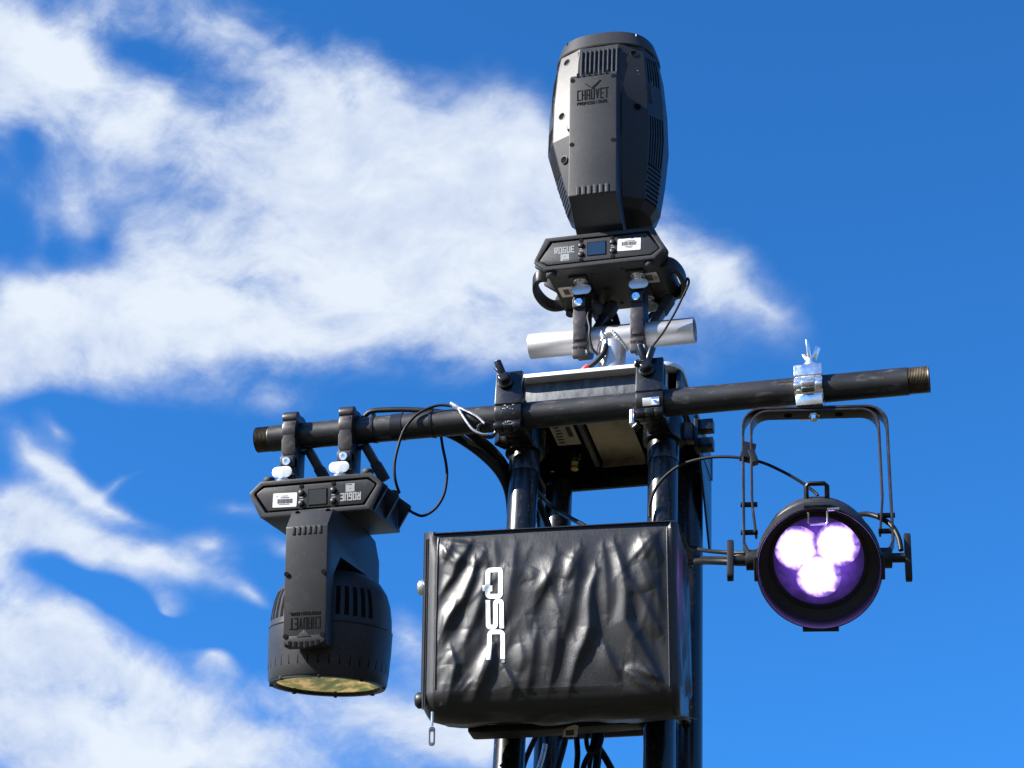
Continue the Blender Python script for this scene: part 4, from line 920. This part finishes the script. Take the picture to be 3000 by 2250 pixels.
# the cabinet behind the cover
MB().prism([(30, 140), (30, -138), (212, -92), (262, -80), (262, 92), (212, 104)], 'x', -188, 186).build('cabinet', PLAST2, sp, bev=6)
for zz in (70, -112):
    k_ = MB().lathe([(13, 0), (13, 7), (9, 11), (.1, 11.5)], (-212, 36, zz), (-1, 0, 0), 22).build('side_knob', ZINC if zz > 0 else PLAST2, sp)
br0 = at(1640, 2140, -90)
bk = thing('speaker_bracket', 'dark steel bracket bar with small tan tag under the covered speaker', 'bracket', br0)
def rb(*p): return at(*p)-br0
MB().band([rb(1378, 2144, -150), rb(1400, 2146, -150), rb(1560, 2140, -110), rb(1700, 2130, -80), rb(1890, 2116, -40)], (0, 0, 1), 13, 34).build('bar', PLAST2, bk, bev=3)
MB().band([rb(1640, 2110, -60), rb(1640, 2110, 20)], (1, 0, 0), 120, 8).build('mounting_plate', PAINT, bk, bev=1)
tg = [rb(1650, 2158, -170), rb(1652, 2140, -170), rb(1664, 2130, -170), rb(1684, 2124, -170), rb(1694, 2126, -170), rb(1690, 2158, -170)]
MB().prism([(p.x, p.z) for p in tg], 'y', tg[0].y-1, tg[0].y+1).build('paper_tag', TANP, bk)
c_ = rb(1670, 2146, -170); MB().box((c_.x, c_.y-1.4, c_.z-1), (13, .5, 9)).build('tag_print', INK, bk)

# ------------------------------------------------------------------ cables, each a thing of its own
def cable(name, label, pts, r, mat=CABLE, n=10, cat='cable', k=7, flat=1.0, group=None):
    P = [at(*p) for p in pts]; c0 = P[0].copy()
    o = MB().tube([q-c0 for q in smooth(P, k)], r, n, flat).build(name, mat)
    o.location = (c0+Vector((0, 0, H)))/1000
    return tag(o, label, cat, group)
cable('safety_cable', 'black safety cable looping down from the pipe to the wash light corner', [(1330, 1190, -120), (1280, 1188, -122), (1225, 1212, -124), (1186, 1256, -125), (1166, 1310, -122), (1156, 1360, -118), (1158, 1405, -110), (1170, 1445, -90)], 2.6, WIRE)
cable('safety_cable', 'black safety cable hanging in a loop right of the wash light base', [(1290, 1262, -70), (1297, 1310, -60), (1307, 1360, -55), (1309, 1400, -50), (1300, 1450, -45), (1275, 1490, -40), (1240, 1511, -40), (1212, 1503, -40), (1195, 1492, -40)], 2.6, WIRE)
cr = thing('cable_clip', 'small silver cable clip with two wire strands beside the left coupler', 'cable clip', at(1335, 1188, -122))
c0 = at(1335, 1188, -122)
def rel(*p): return at(*p)-c0
MB().tube([rel(1322, 1182, -122), rel(1345, 1196, -122)], 5, 10).build('ferrule', ZINC, cr, bev=.8)
for pts in ([(1342, 1193, -124), (1375, 1208, -125), (1400, 1222, -125), (1420, 1241, -124)], [(1342, 1195, -124), (1360, 1225, -125), (1385, 1258, -124), (1412, 1272, -122), (1430, 1273, -118)]):
    MB().tube(smooth([rel(*p) for p in pts], 6), 2.4, 8).build('wire_strand', WIRES, cr)
MB().tube(smooth([rel(1418, 1240, -122), rel(1402, 1252, -120), rel(1410, 1272, -116), rel(1438, 1280, -112), rel(1452, 1262, -112), rel(1440, 1244, -116), rel(1420, 1240, -122)], 6), 4, 8).build('snap_hook', PAINT, cr)
cable('power_cable', 'black power cable lying along the top of the pipe', [(1062, 1228, -92), (1085, 1206, -98), (1130, 1201, -98), (1190, 1200, -96), (1250, 1203, -93), (1300, 1209, -85), (1340, 1225, -70)], 6, CABLE, flat=.8)
cable('power_cable', 'thick black cable dropping from the pipe, nearer of the two at left tube', [(1300, 1262, -62), (1345, 1283, -40), (1400, 1320, -25), (1450, 1365, -15), (1480, 1410, 5), (1495, 1460, 25), (1500, 1540, 45), (1500, 1700, 60)], 9, CABLE, flat=1.3)
cable('power_cable', 'thick black cable dropping from the pipe, upper of the two at left tube', [(1370, 1262, -60), (1400, 1285, -40), (1440, 1318, -15), (1475, 1362, 5), (1494, 1410, 30), (1505, 1470, 50), (1512, 1600, 70)], 9, CABLE)
cable('power_cable', 'thin black cable slanting between the two left tower tubes', [(1568, 1432, 20), (1590, 1458, 60), (1612, 1478, 110), (1640, 1500, 120), (1675, 1520, 60), (1712, 1540, 0), (1750, 1570, -40)], 4.2, CABLE)
cable('power_cable', 'dark cable running down beside the left rear tube', [(1575, 1465, 60), (1590, 1500, 80), (1605, 1540, 90), (1620, 1620, 90), (1630, 1760, 90)], 7, CABLE)
cable('safety_cable', 'thin black safety cable arching from the right tube to the par light', [(1903, 1515, -30), (1904, 1480, -34), (1922, 1430, -48), (1955, 1390, -60), (2005, 1358, -75), (2080, 1340, -85), (2160, 1340, -90), (2230, 1354, -88), (2290, 1380, -82), (2340, 1408, -78), (2382, 1438, -76), (2396, 1452, -78)], 2.7, WIRE)
cable('power_cable', 'upper black cable running from the speaker side to the par light', [(2010, 1600, 40), (2060, 1612, 0), (2120, 1618, -60), (2180, 1620, -80), (2230, 1612, -80), (2270, 1600, -50)], 3.6, CABLE)
cable('power_cable', 'lower black cable running from the speaker side to the par light', [(2000, 1655, 40), (2050, 1645, 0), (2110, 1645, -50), (2180, 1648, -75), (2240, 1640, -70), (2280, 1630, -40)], 6, CABLE)
cable('power_cable', 'middle black cable sagging from the tower to the par light knob', [(2010, 1630, 60), (2060, 1634, 10), (2120, 1634, -55), (2180, 1626, -78), (2235, 1624, -74)], 3.2, CABLE)
cable('power_cable', 'black cable curving over the right shoulder of the par light', [(2500, 1510, 0), (2540, 1506, -60), (2580, 1518, -80), (2612, 1540, -88), (2632, 1575, -95), (2640, 1612, -98)], 4.4, CABLE)
cable('safety_cable', 'steel safety cable from the handle of the beam light down to the crossbar', [(2008, 832, 60), (2014, 815, 62), (2018, 830, 62), (2000, 870, 70), (1975, 920, 85), (1945, 970, 98), (1915, 1010, 100), (1893, 1032, 102), (1872, 1040, 110)], 2.2, WIRE)
cable('power_cable', 'black cable dropping behind the post from the beam light', [(1770, 890, 170), (1790, 905, 175), (1802, 930, 170), (1808, 960, 165), (1800, 1000, 165), (1790, 1060, 160)], 7, CABLE)
cable('power_cable', 'black cable with a plug left of the aluminium post', [(1740, 880, 170), (1748, 905, 160), (1765, 935, 155), (1785, 950, 158), (1800, 970, 160)], 9, CABLE)
cable('power_cable', 'black cable sloping down left of the post to the plate', [(1775, 1010, 100), (1768, 1035, 95), (1745, 1060, 95), (1715, 1082, 100), (1690, 1105, 105)], 5, CABLE)
cable('power_cable', 'red taped cable end left of the aluminium post', [(1722, 1072, 92), (1712, 1080, 92), (1698, 1092, 96), (1688, 1101, 100)], 4.6, RED)
cable('power_cable', 'thin cable in front of the left crossbar clamp', [(1728, 905, 88), (1722, 930, 84), (1728, 960, 82), (1727, 985, 84), (1735, 1020, 90), (1752, 1040, 95)], 2.6, CABLE)
plug = thing('cable_plug', 'round black cable plug hanging under the rear of the beam light', 'plug', at(1925, 900, 190)); c0 = at(1925, 900, 190)
MB().lathe([(.1, -14), (9, -12), (13, -5), (13, 5), (9, 11), (4, 14), (4, 34)], (0, 0, 0), (.25, 0, 1), 20).build('plug_body', RUBBER, plug)
MB().tube(smooth([rel(1920, 908, 190), rel(1905, 925, 185), rel(1893, 940, 178), rel(1880, 960, 170)], 5), 4.5, 8).build('plug_cable', CABLE, plug)
plug = thing('cable_plug', 'black cable plug between the two crossbar clamps', 'plug', at(1762, 925, 165)); c0 = at(1762, 925, 165)
MB().lathe([(.1, -16), (12, -14), (16, -5), (16, 8), (10, 15), (6, 18), (6, 30)], (0, 0, 0), (-.35, 0, 1), 20).build('plug_body', RUBBER, plug)
plug = thing('cable_plug', 'small black plug head beside the left crossbar clamp', 'plug', at(1748, 902, 100)); c0 = at(1748, 902, 100)
MB().lathe([(.1, -12), (11, -10), (11.5, 8), (7, 12)], (0, 0, 0), (.2, -.8, .3), 20).build('plug_body', RUBBER, plug)
low = [([(1690, 2120, 60), (1690, 2170, 60), (1692, 2215, 60), (1685, 2290, 60)], 5), ([(1730, 2110, 50), (1718, 2160, 50), (1725, 2200, 48), (1745, 2203, 46), (1762, 2170, 46), (1765, 2120, 50)], 4),
       ([(1745, 2120, 60), (1735, 2190, 60), (1712, 2240, 60), (1700, 2300, 60)], 5), ([(1755, 2120, 62), (1752, 2200, 62), (1742, 2300, 62)], 7), ([(1745, 2180, 70), (1770, 2215, 70), (1800, 2270, 70)], 6),
       ([(1760, 2130, 74), (1735, 2200, 74), (1722, 2290, 74)], 4), ([(1575, 2150, 120), (1555, 2190, 120), (1535, 2240, 120), (1525, 2290, 120)], 5), ([(1662, 2130, 150), (1650, 2190, 150), (1630, 2260, 150)], 6)]
nm = ['leftmost black cable hanging under the speaker tag', 'black cable with a small loop under the speaker', 'black cable crossing leftwards below the speaker', 'thickest black cable hanging straight below the speaker', 'black cable slanting right below the speaker', 'thin black cable behind the bundle below the speaker', 'black cable crossing behind the left tube at the bottom', 'black cable beside the left rear tube at the bottom']
for (pts, r_), lb_ in zip(low, nm): cable('power_cable', lb_, pts, r_, CABLE, group='cables below the speaker')
cable('power_cable', 'pale grey cable at the bottom beside the left rear tube', [(1597, 2180, 200), (1590, 2215, 200), (1578, 2255, 200), (1570, 2300, 200)], 4.5, WIRES)
